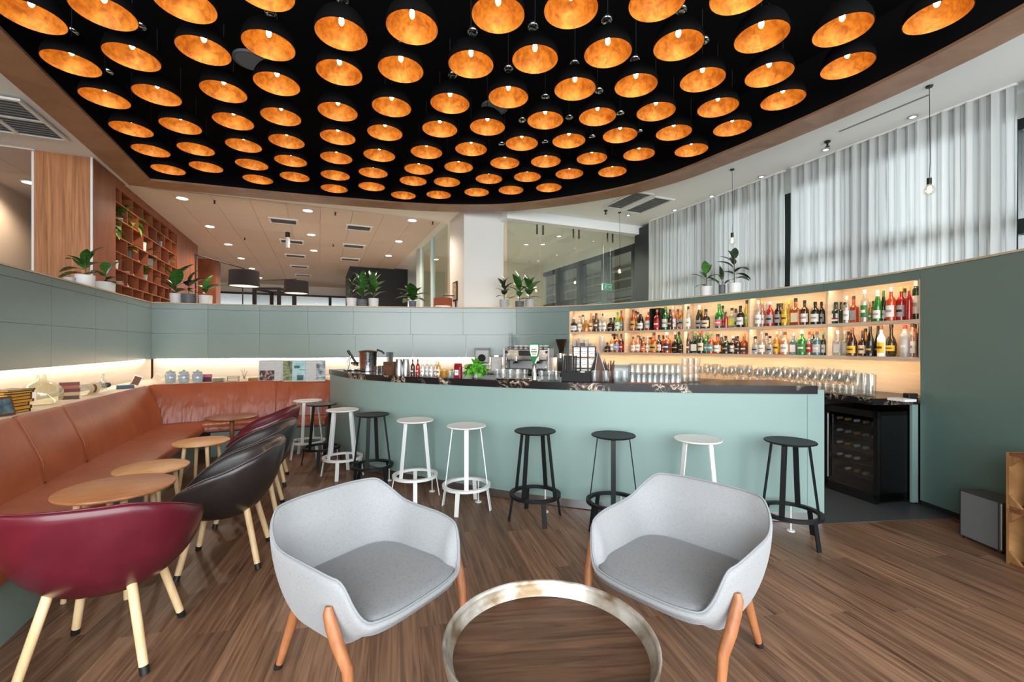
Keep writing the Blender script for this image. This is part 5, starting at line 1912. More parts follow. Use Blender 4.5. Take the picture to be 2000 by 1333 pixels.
for c in range(2):
    for k in range(4 - c):
        lp_ = R2 @ Vector((-0.35 + 0.085 * c, 0.06 - 0.04 * c, 0.431 + 0.075 * k))
        o = put('tumbler', tumm, None, loc=(p.x + lp_.x, p.y + lp_.y, CTOP + lp_.z), scale=(1, 1, 0.78))
        tag(o, 'clear tumbler stacked on the espresso machine, %s stack, %s from the bottom' % (('left', 'right')[c], ORD[k + 1]), 'glass', 'tumblers stacked on the espresso machine')
# coffee grinder
s = BACK.s_at(1096, -0.26)
p = BACK.pos(s, -0.26)
cg = thing('coffee_grinder', 'coffee grinder with a dark cone hopper beside the espresso machine', 'grinder', (p.x, p.y, CTOP), BACK.ang(s))
bevel(MB().box((0, 0.02, 0.02), (0.18, 0.30, 0.04)).build('base', M_CHROME, cg), 0.006)
bevel(MB().box((0, 0.06, 0.20), (0.15, 0.17, 0.33)).build('body', M_CHROME, cg), 0.02)
MB().tube([(0, -0.03, 0.28), (0, -0.03, 0.36)], 0.05, 16).build('dosing_chamber', M_CHROME, cg, smooth=40)
MB().lathe([(0.03, 0.36), (0.042, 0.38), (0.098, 0.585), (0.10, 0.60), (0.095, 0.60), (0.038, 0.38)], 24, c=(0, 0.03, 0)).build('hopper', mat('smoked_hopper', rgb(48, 32, 28), 0.15), cg, smooth=40)
MB().lathe([(0, 0.612), (0.10, 0.606), (0.104, 0.598), (0, 0.598)], 24, c=(0, 0.03, 0)).build('lid', M_BLACK, cg, smooth=40)
# water filter on the wall counter
s = BACK.s_at(942, -0.25)
p = BACK.pos(s, -0.25)
wf = thing('juice_dispenser', 'grey boxy water dispenser on the counter behind the herbs', 'dispenser', (p.x, p.y, CTOP), BACK.ang(s))
bevel(MB().box((0, 0.02, 0.30), (0.27, 0.24, 0.26)).build('tank', mat('clear_grey_plastic', rgb(170, 174, 174), 0.25), wf), 0.03)
bevel(MB().box((0, 0.05, 0.09), (0.24, 0.20, 0.18)).build('base', M_FRAMEW, wf), 0.01)
MB().lathe([(0, 0), (0.06, 0), (0.07, 0.012), (0, 0.014)], 20, M=Matrix.Rotation(pi / 2, 3, 'X'), c=(0, -0.10, 0.27)).build('dial', M_BLACKM, wf, smooth=40)
MB().box((0, 0.02, 0.44), (0.29, 0.26, 0.025)).build('lid', mat('lid_grey', rgb(120, 126, 128), 0.4), wf)
# clipboard with a sheet
s = BACK.s_at(969, -0.1)
p = BACK.pos(s, -0.05)
cb_ = thing('clipboard', 'clipboard with a printed sheet leaning on the lit wall', 'clipboard', (p.x, p.y, CTOP), BACK.ang(s))
cbr = MB().box((0, 0, 0.16), (0.21, 0.008, 0.32)).build('board', mat('grey_board', rgb(166, 168, 168), 0.5), cb_)
MB().box((0, -0.006, 0.15), (0.18, 0.003, 0.25)).build('sheet', M_FRAMEW, cb_)
MB().box((0, -0.009, 0.30), (0.08, 0.012, 0.03)).build('clip', M_CHROME, cb_)
for q in range(5):
    MB().box((-0.01 if q else -0.03, -0.0082, 0.25 - 0.025 * q), (0.12 if q else 0.08, 0.001, 0.004)).build('print_line', paint('grey'), cb_)
# beer tap with paddle handle
bt = thing('beer_tap', 'green and white beer tap handle on a slim chrome column', 'beer tap', ontop(1044, 0.07), BAR.ang(BAR.s_at(1044)))
MB().lathe([(0, 0.012), (0.05, 0.01), (0.055, 0.0), (0, 0)], 24).lathe([(0.030, 0.01), (0.024, 0.05), (0.019, 0.11), (0.022, 0.15), (0, 0.16)], 20).build('column', M_CHROME, bt, smooth=40)


def paddle(sc, z0, z1):
    pr = [(0.012, 0.0), (0.017, 0.03), (0.034, 0.085), (0.047, 0.13), (0.050, 0.165), (0.047, 0.195), (0.035, 0.212), (0.0, 0.217)]
    pts = [(x, z) for x, z in pr]
    full = [(x * sc, z) for x, z in pts] + [(-x * sc, z) for x, z in pts[::-1][1:]]
    return [(x, z) for x, z in full if z0 - 1e-6 <= z <= z1 + 1e-6]


def plate(pts, y0, y1, dz):
    m = MB()
    nn = len(pts)
    m.add([(x, y0, z + dz) for x, z in pts] + [(x, y1, z + dz) for x, z in pts], [tuple(range(nn)), tuple(range(2 * nn - 1, nn - 1, -1))] + [(i, nn + i, nn + (i + 1) % nn, (i + 1) % nn) for i in range(nn)])
    return m


plate(paddle(1.0, 0, 1), -0.006, 0.012, 0.148).build('handle', mat('beer_green', rgb(0, 116, 66), 0.3), bt)
plate(paddle(0.84, 0.085, 0.20), -0.010, -0.006, 0.150).build('white_plate', M_FRAMEW, bt)
for zz, w, cc in ((0.300, 0.050, 'red'), (0.278, 0.062, 'green'), (0.256, 0.046, 'red')):
    MB().box((0, -0.0108, zz), (w, 0.0015, 0.008 if cc == 'red' else 0.013)).build('lettering', paint(cc), bt)
tag_pts = [(0.02, -0.03, 0.17), (0.045, -0.035, 0.22)]
MB().tube(tag_pts, 0.008, 8).build('lever', paint('cream'), bt)
# black straw and napkin organiser
og = thing('bar_organiser', 'black bar organiser filled with black straws and napkins', 'organiser', ontop(1127, 0.12), BAR.ang(BAR.s_at(1127)))
for c, sz in (((0, 0.06, 0.05), (0.27, 0.006, 0.10)), ((0, -0.06, 0.045), (0.27, 0.006, 0.09)), ((-0.132, 0, 0.05), (0.006, 0.114, 0.10)), ((0.132, 0, 0.05), (0.006, 0.114, 0.10)), ((-0.005, 0, 0.05), (0.005, 0.114, 0.10)), ((0, 0, 0.003), (0.27, 0.126, 0.006))):
    MB().box(c, sz).build('tray_wall', M_BLACKM, og)
stw = MB().tube([(0, 0, 0), (0, 0, 0.235)], 0.0035, 6).mesh('drinking_straw', mat('straw_black', rgb(28, 32, 32), 0.35))
for q in range(40):
    put('drinking_straw', stw, og, loc=(-0.125 + 0.0125 * (q % 10), -0.045 + 0.028 * (q // 10), 0.008), rot=(random.uniform(-0.03, 0.03), random.uniform(-0.03, 0.03), 0))
MB().box((0.062, 0.0, 0.05), (0.11, 0.10, 0.085)).build('napkin_block', M_BLACK, og)
nn_ = MB().add([(0.04, -0.0615, 0.098), (0.085, -0.0615, 0.098), (0.0625, -0.0615, 0.066)], [(0, 1, 2)]).build('napkin_corner', M_FRAMEW, og)
# black grid rack with cards
gr = thing('card_rack', 'black wire grid rack with rows of small printed cards', 'card rack', ontop(1141, 0.34), BAR.ang(BAR.s_at(1141)))
rw, rh = 0.22, 0.33
m = MB()
for x in (-rw / 2, -rw / 6, rw / 6, rw / 2):
    m.box((x, 0, rh / 2), (0.010, 0.03, rh))
for q in range(4):
    m.box((0, 0, 0.005 + (rh - 0.01) * q / 3), (rw, 0.03, 0.010))
m.build('frame', M_BLACK, gr)
for r in range(3):
    for c in range(3):
        for q in range(2):
            MB().box((-rw / 3 + rw / 3 * c, -0.004, 0.035 + rh / 3 * r + 0.047 * q), (0.058, 0.006, 0.042)).build('card', M_FRAMEW, gr)
            MB().box((-rw / 3 + rw / 3 * c, -0.0076, 0.042 + rh / 3 * r + 0.047 * q), (0.040, 0.001, 0.006)).build('print_line', paint('grey'), gr)
MB().box((-0.02, 0, rh + 0.018), (0.045, 0.04, 0.03)).build('handle', paint('brown'), gr)
# dark pyramid menu stands
for i, (px, h, w, o) in enumerate(((1168, 0.285, 0.155, 0.30), (1181, 0.20, 0.11, 0.42))):
    pt = thing('pyramid_stand', ('tall' if i == 0 else 'small') + ' dark wooden pyramid menu stand behind the tumblers', 'menu stand', ontop(px, o), BAR.ang(BAR.s_at(px)) + 0.5)
    m = MB()
    b4 = [(-w / 2, -w / 2, 0), (w / 2, -w / 2, 0), (w / 2, w / 2, 0), (-w / 2, w / 2, 0)]
    m.add(b4 + [(0, 0, h)], [(3, 2, 1, 0), (0, 1, 4), (1, 2, 4), (2, 3, 4), (3, 0, 4)])
    m.build('body', mat('dark_stained_wood', wood=(rgb(54, 34, 26), rgb(92, 60, 44), (20, 20, 5), 0.4), rough=0.5), pt)
    for c in b4:
        MB().tube([Vector(c), Vector((0, 0, h + 0.004))], 0.004, 6).build('edge_strip', M_STEEL, pt)
# cinnamon and stirrers in a cup
cu = thing('stirrer_cup', 'small cup of brown wooden stirrers beside the pyramids', 'cup', ontop(1191, 0.40))
MB().lathe([(0, 0), (0.04, 0), (0.046, 0.09), (0.043, 0.09), (0.038, 0.006), (0, 0.006)], 18).build('cup_body', paint('brown'), cu, smooth=40)
for q in range(12):
    a = q * 2.4
    MB().tube([(0.015 * cos(a), 0.015 * sin(a), 0.01), (0.045 * cos(a), 0.045 * sin(a), 0.15 + 0.02 * (q % 3))], 0.004, 5).build('stirrer', paint('brown'), cu)
gc = thing('plastic_container', 'cloudy plastic container behind the tumblers', 'container', ontop(1216, 0.52), BAR.ang(BAR.s_at(1216)))
bevel(MB().box((0, 0, 0.065), (0.19, 0.14, 0.13)).build('tub', M_CUP, gc), 0.02)
bevel(MB().box((0, 0, 0.136), (0.20, 0.15, 0.014)).build('lid', mat('cloudy_lid', rgb(150, 160, 162), 0.4), gc), 0.005)
# ice bucket
ib = thing('ice_bucket', 'hammered steel ice bucket with a dark lid near the left end of the bar', 'ice bucket', ontop(719, 0.26), 0.4)
MB().lathe([(0, 0.0), (0.092, 0.0), (0.10, 0.006), (0.118, 0.25), (0.122, 0.262), (0.114, 0.262), (0.094, 0.01), (0, 0.01)], 32).build('bucket', mat('hammered_steel', rgb(206, 210, 212), 0.16, metal=1.0, bump=(28, 0.35, 0.01)), ib, smooth=40)
MB().lathe([(0, 0.285), (0.05, 0.283), (0.118, 0.268), (0.124, 0.26), (0.118, 0.256), (0, 0.262)], 32).build('lid', M_BLACK, ib, smooth=40)
MB().tube([(0.11, 0, 0.285), (0.17, -0.02, 0.262), (0.2, -0.03, 0.232)], 0.012, 10).build('handle', M_BLACK, ib, smooth=60)
for q in range(2):
    tag(put('jigger_cup', MB().lathe([(0, 0), (0.022, 0), (0.032, 0.09), (0.029, 0.09), (0.020, 0.006), (0, 0.006)], 18).mesh('jigger_cup', M_CHROME, smooth=40), None, loc=ontop(737 + 8 * q, 0.14 + 0.1 * q)), ('first' if q == 0 else 'second') + ' small steel jigger cup right of the ice bucket', 'cup', 'steel jiggers on the bar')
tr_ = tag(MB().lathe([(0, 0.0), (0.19, 0.0), (0.2, 0.012), (0.196, 0.012), (0.186, 0.004), (0, 0.004)], 40).build('round_tray', M_CHROME, smooth=40), 'round steel tray under the lever juicer', 'tray')
tr_.location = ontop(692, 0.19)
tr_.scale = (0.7, 0.7, 1)
lj = thing('lever_juicer', 'chrome lever juicer with a black handle at the left end of the bar', 'juicer', ontop(690, 0.17, BTOP + 0.004), 0.3)
MB().tube([(0, 0, 0), (0, 0, 0.02)], 0.075, 20).build('base', M_CHROME, lj, smooth=40)
MB().tube([(-0.05, 0, 0.02), (-0.06, 0, 0.12), (-0.03, 0, 0.2)], 0.014, 10).build('arm', M_CHROME, lj, smooth=60)
MB().lathe([(0, 0.06), (0.05, 0.09), (0.055, 0.11), (0.05, 0.11), (0, 0.07)], 20, c=(0.02, 0, 0.0)).build('cup', M_CHROME, lj, smooth=40)
MB().tube([(0.06, 0, 0.06), (0.0, 0, 0.16), (-0.07, 0, 0.27)], [0.016, 0.016, 0.019], 10).build('lever', M_BLACK, lj, smooth=60)
# wooden box with straws, shakers
wb_ = thing('wooden_box', 'dark wooden box holding a steel cup of black straws', 'box', ontop(764, 0.11), BAR.ang(BAR.s_at(764)))
for c, sz in (((0, 0.055, 0.075), (0.13, 0.01, 0.15)), ((0, -0.055, 0.075), (0.13, 0.01, 0.15)), ((-0.06, 0, 0.075), (0.01, 0.10, 0.15)), ((0.06, 0, 0.075), (0.01, 0.10, 0.15)), ((0, 0, 0.004), (0.11, 0.10, 0.008))):
    MB().box(c, sz).build('side', mat('wenge', wood=(rgb(74, 48, 34), rgb(106, 72, 52), (4, 4, 20), 0.4), rough=0.5), wb_)
for q in range(22):
    a, rr = q * 2.399, 0.006 * sqrt(q)
    MB().tube([(-0.015 + rr * cos(a), rr * sin(a), 0.012), (-0.02 + 1.5 * rr * cos(a), 1.5 * rr * sin(a), 0.262)], 0.0035, 5).build('drinking_straw', MATS['straw_black'], wb_)
shk = MB().lathe([(0, 0.0), (0.046, 0.0), (0.047, 0.006), (0.036, 0.178), (0.034, 0.182), (0, 0.182)], 28).mesh('shaker_tin', M_STEEL, smooth=40)
for i, px in enumerate((779, 793)):
    tag(put('shaker_tin', shk, None, loc=ontop(px, 0.12 + 0.05 * i)), ('left' if i == 0 else 'right') + ' upturned steel shaker tin beside the dark wooden box', 'shaker', 'shaker tins on the bar')
for i, (px, gl, lb) in enumerate(((806, 'brown', 'purple'), (816, 'red', 'red'), (825, 'clear', 'white'), (834, 'clear', 'white'), (842, 'clear', 'white'), (851, 'clear', 'white'), (857, 'honey', 'cream'))):
    q = ontop(px, 0.09 + 0.05 * (i % 2))
    bottle(q, 0.046, 0.185, 'std', gl, lb, 'black' if i < 2 else 'silver', 'small %s bitters bottle, %s to the right of the shaker tins' % (GWORD[gl], ORD[i + 1]), BAR.ang(BAR.s_at(px)), 'bitters bottles on the bar')
for i, px in enumerate((868, 879)):
    j = thing('glass_jar', ('left' if i == 0 else 'right') + ' small jar left of the red bag', 'jar', ontop(px, 0.10 + 0.04 * i))
    MB().lathe([(0, 0), (0.034, 0), (0.037, 0.006), (0.037, 0.06), (0.03, 0.068), (0, 0.068)], 20).build('body', GL['honey'] if i == 0 else GL['clear'], j, smooth=40)
    MB().lathe([(0.032, 0.068), (0.034, 0.07), (0.034, 0.086), (0, 0.088)], 20).build('lid', paint('gold'), j, smooth=40)
rb = thing('red_bag', 'dark red foil bag with a white label on the bar', 'bag', ontop(895, 0.10), BAR.ang(BAR.s_at(895)))


def bag_fn(a, b):
    w = 2 * pi * a
    tp = 1 - 0.9 * smooth01((b - 0.75) / 0.25)
    return Vector((0.045 * math.copysign(abs(cos(w)) ** 0.5, cos(w)), 0.026 * tp * math.copysign(abs(sin(w)) ** 0.6, sin(w)), 0.15 * b))


MB().grid(bag_fn, 28, 9, closeu=True).build('pouch', mat('red_foil', rgb(128, 18, 34), 0.3), rb, smooth=60)
MB().box((0, -0.029, 0.055), (0.045, 0.003, 0.055)).build('label', M_FRAMEW, rb)
MB().box((0, -0.0310, 0.06), (0.028, 0.001, 0.010)).build('lettering', paint('grey'), rb)

# ------------------------------------------------------------------ plants
M_LEAF = mat('rubber_leaf', rgb(44, 86, 36), 0.25, noise=((3, 12, 3), rgb(66, 116, 50), 3), rnd=0.4)
M_LEAFD = mat('rubber_leaf_dark', rgb(28, 44, 30), 0.28, noise=((3, 12, 3), rgb(42, 62, 40), 3), rnd=0.35)
M_LEAFB = mat('fresh_leaf', rgb(92, 140, 52), 0.4, noise=(20, rgb(120, 168, 70), 2), rnd=0.3)
M_HERB = mat('basil_leaf', rgb(58, 140, 34), 0.4, noise=(30, rgb(110, 190, 60), 2), rnd=0.35)
M_STEM = mat('plant_stem', rgb(96, 84, 52), 0.7)
M_POTW = mat('white_pot', rgb(222, 224, 224), 0.5)
M_POTG = mat('grey_pot', rgb(104, 108, 114), 0.6, noise=(30, rgb(92, 96, 102), 3))
M_POTL = mat('pale_grey_pot', rgb(176, 178, 180), 0.6)


def leaf_mesh(mm, wr=0.50, droop=0.25, fold=0.18):
    """leaf of unit length along +y, midrib folded, tip drooping"""
    m = MB()
    N = 9
    vs, fs = [], []
    for i in range(N + 1):
        t = i / N
        w = wr * 0.5 * (sin(pi * t ** 0.82) ** 0.75) * (1 - 0.12 * t)
        z = 0.06 * sin(pi * t) - droop * t * t
        for k in (-1, -0.5, 0, 0.5, 1):
            vs.append((w * k, t, z + fold * abs(w * k) * 1.0))
    for i in range(N):
        for k in range(4):
            a = i * 5 + k
            fs.append((a, a + 1, a + 6, a + 5))
    return m.add(vs, fs).mesh('leaf', mm, smooth=180)


LEAVES = {'r': leaf_mesh(M_LEAF), 'd': leaf_mesh(M_LEAFD, 0.5), 'n': leaf_mesh(M_LEAFD, 0.26, 0.3), 'b': leaf_mesh(M_LEAFB, 0.5, 0.35), 'h': leaf_mesh(M_HERB, 0.62, 0.3, 0.3), 'm': leaf_mesh(M_LEAF, 0.7, 0.35)}


def plant(loc, r, h, pot, label, leaves, kind='r', stem=0.15, rot=0.0, cat='potted plant', group='potted plants on top of the partition', name='potted_plant', taper=0.92):
    """leaves: (azimuth deg, elevation deg, length, height on the stem)"""
    t = thing(name, label, cat, loc, rot, group)
    if pot is not None:
        MB().lathe([(0, 0), (r * taper - 0.004, 0), (r * taper, 0.004), (r, h - 0.003), (r - 0.003, h), (r - 0.012, h), (r * taper - 0.008, 0.03), (0, 0.03)], 32).build('pot', pot, t, smooth=40)
        MB().lathe([(0, h - 0.018), (r - 0.01, h - 0.022)], 20).build('soil', M_SOIL, t)
    LK = 1.3 if name == 'potted_plant' else 1.0
    stem *= LK
    MB().tube([(0, 0, max(0, h - 0.03)), (0.004, 0.004, h + stem * 0.5), (0, 0, h + stem)], [0.007, 0.006, 0.004], 8).build('stem', M_STEM, t, smooth=60)
    for az, el, L, hz in leaves:
        a, e = radians(az), radians(el)
        R = Matrix.Rotation(a - pi / 2, 4, 'Z') @ Matrix.Rotation(e, 4, 'X')
        L *= LK
        put('leaf', LEAVES[kind], t, loc=(0.008 * cos(a), 0.008 * sin(a), h + hz * LK), rot=R.to_euler(), scale=(L, L, L))
    return t


def wall_top(path, px, o=0.14):
    s = path.s_at(px, o)
    p = path.pos(s, o)
    return Vector((p.x, p.y, TOPZ + 0.0005)), p.y / FPX


def spread(n, L, el0=65, el1=5, h=0.14, seed=1, jl=0.2):
    rr = random.Random(seed)
    out = []
    for i in range(n):
        t = i / max(1, n - 1)
        out.append((i * 137.5 + rr.uniform(-18, 18), el1 + (el0 - el1) * t + rr.uniform(-8, 8), L * (1 + rr.uniform(-jl, jl)), h * (0.1 + 0.9 * t)))
    return out


# left wall group
p, k = wall_top(LEFT, 136)
plant(p, 0.055, 0.075, M_POTL, 'small empty pale grey pot, leftmost on the green partition', [], stem=0.01)
p, k = wall_top(LEFT, 166)
plant(p, 0.098, 0.155, M_POTW, 'rubber plant with broad leaves in a white pot, above the left bench', [(150, 42, 0.27, 0.06), (172, 30, 0.22, 0.10), (100, 62, 0.19, 0.12), (40, 66, 0.22, 0.12), (185, 8, 0.22, 0.05), (200, -6, 0.22, 0.02), (10, 30, 0.15, 0.08), (-40, 55, 0.17, 0.12), (250, 40, 0.15, 0.1)], stem=0.14)
p, k = wall_top(LEFT, 206)
plant(p, 0.108, 0.145, M_POTW, 'rubber plant in a wide white pot beside the walnut cladding', [(40, 62, 0.27, 0.07), (160, 22, 0.24, 0.07), (130, 58, 0.20, 0.10), (0, 22, 0.16, 0.02), (-20, 4, 0.17, 0.0), (190, 14, 0.22, 0.06), (250, 35, 0.13, 0.06)], stem=0.10)
# back wall, left
p, k = wall_top(BACK, 342)
plant(p, 0.088, 0.165, M_POTW, 'bushy rubber plant in a white pot at the partition corner', spread(9, 0.27, 70, 12, 0.16, 3), stem=0.16)
p, k = wall_top(BACK, 368)
plant(p, 0.108, 0.165, M_POTG, 'rubber plant in a dark grey pot between two white pots, left group', [(60, 72, 0.24, 0.14), (10, 40, 0.26, 0.10), (170, 35, 0.22, 0.10), (200, 10, 0.18, 0.05), (-30, 12, 0.17, 0.05), (120, 50, 0.18, 0.1)], kind='d', stem=0.16)
p, k = wall_top(BACK, 402)
plant(p, 0.105, 0.15, M_POTW, 'rubber plant with one upright leaf in a white pot, right of the grey one', [(80, 75, 0.24, 0.08), (20, 30, 0.28, 0.06), (10, 42, 0.2, 0.06), (160, 38, 0.22, 0.06), (180, 15, 0.14, 0.02), (-60, 30, 0.15, 0.04)], stem=0.09)
# back wall, middle three
for i, (px, pot, kd, lab) in enumerate(((686, M_POTW, 'n', 'narrow-leaved plant in a white pot, left of the middle three'), (707, M_POTG, 'r', 'fiddle-leaf plant in the dark grey pot, centre of the middle three'), (729, M_POTW, 'r', 'fiddle-leaf plant in a white pot, right of the middle three'))):
    p, k = wall_top(BACK, px)
    plant(p, 0.092, 0.155 - 0.02 * (i == 1), pot, lab, spread(12, 0.2 if i else 0.16, 80, 30, 0.24, 10 + i), kind=kd, stem=0.24)
# plant and lamp behind the wall
p, k = wall_top(BACK, 806, 0.19)
plant((p.x, p.y, TOPZ), 0.07, 0.12, M_POTG, 'bushy broad-leaved plant before the black wall, right of the three pots', spread(16, 0.21, 60, 14, 0.08, 21), kind='m', stem=0.1)
for i, (px, pot, kd, r, hh, lab) in enumerate(((985, M_POTL, 'd', 0.092, 0.155, 'dark-leaved rubber plant in a pale pot before the white column'), (1015, M_POTG, 'r', 0.085, 0.12, 'rubber plant in a dark grey pot before the glass partition'), (1034, M_POTL, 'r', 0.082, 0.15, 'rubber plant in a pale pot, right of the grey pot at the glass'))):
    p, k = wall_top(BACK, px)
    plant(p, r, hh, pot, lab, spread(10, 0.16 if i == 0 else 0.22, 80, 12, 0.22, 30 + i), kind=kd, stem=0.2)
# right part of the wall
p, k = wall_top(BACK, 1378)
plant(p, 0.082, 0.145, M_POTW, 'round-leaved rubber plant in a white pot above the bottle shelves', [(75, 72, 0.20, 0.14), (40, 60, 0.17, 0.14), (150, 40, 0.18, 0.07), (-10, -20, 0.17, 0.10), (10, 10, 0.16, 0.06), (190, 2, 0.14, 0.01), (110, 50, 0.15, 0.1), (-40, 30, 0.14, 0.08)], stem=0.15)
p, k = wall_top(BACK, 1410, 0.10)
plant(p, 0.045, 0.135, M_POTG, 'slim dark grey pot with a small dark plant above the bottle shelves', [(80, 80, 0.19, 0.05), (100, 60, 0.12, 0.05), (20, 20, 0.12, 0.02), (160, 30, 0.10, 0.02)], kind='n', stem=0.06)
p, k = wall_top(BACK, 1434, 0.15)
plant(p, 0.088, 0.145, M_POTW, 'large many-leaved rubber plant in a white pot above the bottle shelves', [(60, 70, 0.17, 0.26), (110, 65, 0.15, 0.26), (160, 40, 0.19, 0.16), (180, 15, 0.17, 0.10), (150, 50, 0.18, 0.2), (20, 18, 0.2, 0.14), (0, -6, 0.18, 0.10), (10, 5, 0.17, 0.06), (-30, 0, 0.16, 0.05), (200, -10, 0.14, 0.04), (90, 60, 0.14, 0.2), (-60, 30, 0.13, 0.12)], kind='d', stem=0.28)
# basil on the bar
hb = plant(ontop(930, 0.12), 0.055, 0.075, GL['clear'], 'glass pot of bright green basil on the bar', [], kind='h', stem=0.04, group=None, cat='herb pot', name='herb_pot')
rr = random.Random(5)
for q in range(150):
    u_, w_ = rr.random(), rr.uniform(0, 2 * pi)
    el = rr.uniform(-25, 75)
    d = Vector((cos(w_), sin(w_), 0))
    put('leaf', LEAVES['h'], hb, loc=(d.x * 0.085 * sqrt(u_), d.y * 0.075 * sqrt(u_), 0.035 + 0.125 * rr.random() * (1.1 - 0.5 * u_)), rot=(Matrix.Rotation(w_ - pi / 2, 4, 'Z') @ Matrix.Rotation(radians(el), 4, 'X')).to_euler(), scale=rr.uniform(0.055, 0.09))

# ------------------------------------------------------------------ things in the bookcase


def bk_at(px, py):
    t_ = (px - 1000) / FPX
    v = (0.917 - 0.399 * t_) * (-2.957) / (0.399 + 0.917 * t_)
    Y = G(-2.957, v)[1]
    return v - BK0, CAM_H + (HZ - py) * Y / FPX


def bk_world(y, z, x=-0.10):
    q = G(-2.957 + x, BK0 + y)
    zz = min([b for b in BSH if b < z + 0.13] or [BSH[0]], key=lambda b: abs(b - z)) + 0.0115
    return (q[0], q[1], zz)


BKP = [(233, 470, M_POTW, 0.09, 0.12, 'b', 'trailing'), (250, 437, M_POTW, 0.06, 0.09, 'r', 'upright'), (274, 452, M_POTW, 0.08, 0.11, 'b', 'trailing'), (258, 503, M_POTG, 0.10, 0.12, 'b', 'low'), (287, 495, M_POTW, 0.10, 0.17, None, 'empty'),
       (234, 535, M_POTW, 0.09, 0.14, None, 'empty'), (300, 522, M_POTG, 0.10, 0.18, 'r', 'low'), (289, 546, M_POTL, 0.10, 0.10, 'r', 'bushy'), (334, 512, M_POTL, 0.09, 0.09, 'r', 'bushy'), (320, 476, M_POTG, 0.08, 0.12, None, 'empty')]
for i, (px, py, pot, r, h, kd, w) in enumerate(BKP):
    y, z = bk_at(px, py)
    q = bk_world(y, z)
    L = [] if kd is None else spread(12 if w != 'low' else 7, 0.16, 55 if w != 'trailing' else 35, -35 if w == 'trailing' else 0, 0.08, 50 + i)
    plant(q, r * 0.9, h, pot, '%s %s in the walnut bookcase, %s of its ten pots' % ('white' if pot is M_POTW else 'grey', {'empty': 'pot without a plant', 'trailing': 'pot with a trailing plant', 'upright': 'pot with an upright plant', 'low': 'pot with a low plant', 'bushy': 'pot with a bushy plant'}[w], ORD[i + 1]), L, kind=kd or 'r', stem=0.05, group='pots in the walnut bookcase')
M_PAGE = mat('book_pages', rgb(226, 214, 188), 0.8)


def book(loc, w, d, h, col, label, rot=0.0, group=None, pages=None, tilt=None, name='book'):
    o = thing(name, label, 'book', loc, rot, group)
    if tilt:
        o.rotation_euler = (0, tilt, rot)
    c = mat('cover_%d_%d_%d' % col, rgb(*col), 0.5)
    m = MB()
    m.box((0, 0, 0.0015), (w, d, 0.003))
    m.box((0, 0, h - 0.0015), (w, d, 0.003))
    m.box((w / 2 - 0.002, 0, h / 2), (0.004, d, h - 0.006))
    m.build('cover', c, o)
    MB().box((-0.004, 0, h / 2), (w - 0.014, d - 0.010, h - 0.007)).build('pages', pages or M_PAGE, o)
    return o


for i, (px, py, n) in enumerate(((276, 517, 2), (313, 512, 2), (264, 545, 2), (254, 566, 3), (306, 590, 2))):
    y, z = bk_at(px, py)
    q = bk_world(y, z, -0.15)
    for kk in range(n):
        book((q[0], q[1], q[2] + 0.026 * kk), 0.2, 0.28, 0.025, ((206, 200, 190), (150, 120, 100), (190, 196, 200))[kk], 'book lying in the bookcase, %s pile from the top, %s from the bottom' % (ORD[i + 1], ORD[kk + 1]), GROT + 0.1 * kk, 'books lying in the bookcase')

# ------------------------------------------------------------------ ledge objects on the left
ZL = 0.9455


def onledge(px, py):
    return at(px, py, ZL)


GRP = 'old books on the left ledge'
M_GPAGE = mat('gilt_pages', rgb(224, 168, 60), 0.5, noise=((4, 4, 220), rgb(206, 146, 44), 2))
base = Vector((*G(-2.32, 4.93), ZL))
z = 0
for i, (hh, col, dx) in enumerate(((0.022, (74, 44, 32), 0), (0.03, (58, 48, 46), 0.01), (0.026, (120, 52, 38), 0.0), (0.024, (96, 56, 40), 0.02), (0.026, (110, 48, 36), 0.01), (0.024, (70, 48, 38), 0.015), (0.018, (58, 40, 46), 0.02), (0.014, (52, 40, 42), 0.03))):
    book((base.x + 0.3 * dx, base.y + dx, ZL + z), 0.24, 0.17, hh, col, 'book with gilt page edges in the pile left of the demijohn, %s from the bottom' % ORD[i + 1], GROT + pi / 2 - 0.25 + 0.08 * ((i * 7) % 3 - 1), GRP, M_GPAGE)
    z += hh + 0.0008
base = Vector((*G(-2.33, 5.98), ZL))
z = 0
for i, (hh, col) in enumerate(((0.038, (70, 52, 44)), (0.034, (176, 150, 118)), (0.034, (88, 36, 28)), (0.034, (146, 74, 60)), (0.03, (96, 44, 34)))):
    book((base.x, base.y, ZL + z), 0.11, 0.15, hh, col, 'book in the brown pile right of the demijohn, %s from the bottom' % ORD[i + 1], GROT - 1.3 + 0.07 * (i % 3), GRP)
    z += hh + 0.0008
q = Vector((*G(-2.34, 5.50), ZL))
dj = thing('demijohn', 'large round clear glass demijohn on the left ledge', 'bottle', q)
MB().lathe([(0, 0.0), (0.085, 0.0), (0.115, 0.012), (0.140, 0.045), (0.150, 0.09), (0.146, 0.13), (0.126, 0.168), (0.090, 0.196), (0.050, 0.212), (0.036, 0.228), (0.034, 0.265), (0.043, 0.27), (0.043, 0.284), (0.028, 0.284), (0.029, 0.225), (0.045, 0.207), (0.085, 0.19), (0.120, 0.163), (0.140, 0.128), (0.144, 0.09), (0.134, 0.048), (0.11, 0.018), (0, 0.008)], 40).build('glass_body', clear_glass('old_green_glass', (0.97, 0.98, 0.93, 1), body=(0.85, 0.88, 0.75, 1), body_amt=0.07, refl=0.06), dj, smooth=60)
MB().box((0.08, -0.145, 0.09), (0.035, 0.004, 0.09), 0.5).build('paper_label', M_FRAMEW, dj)
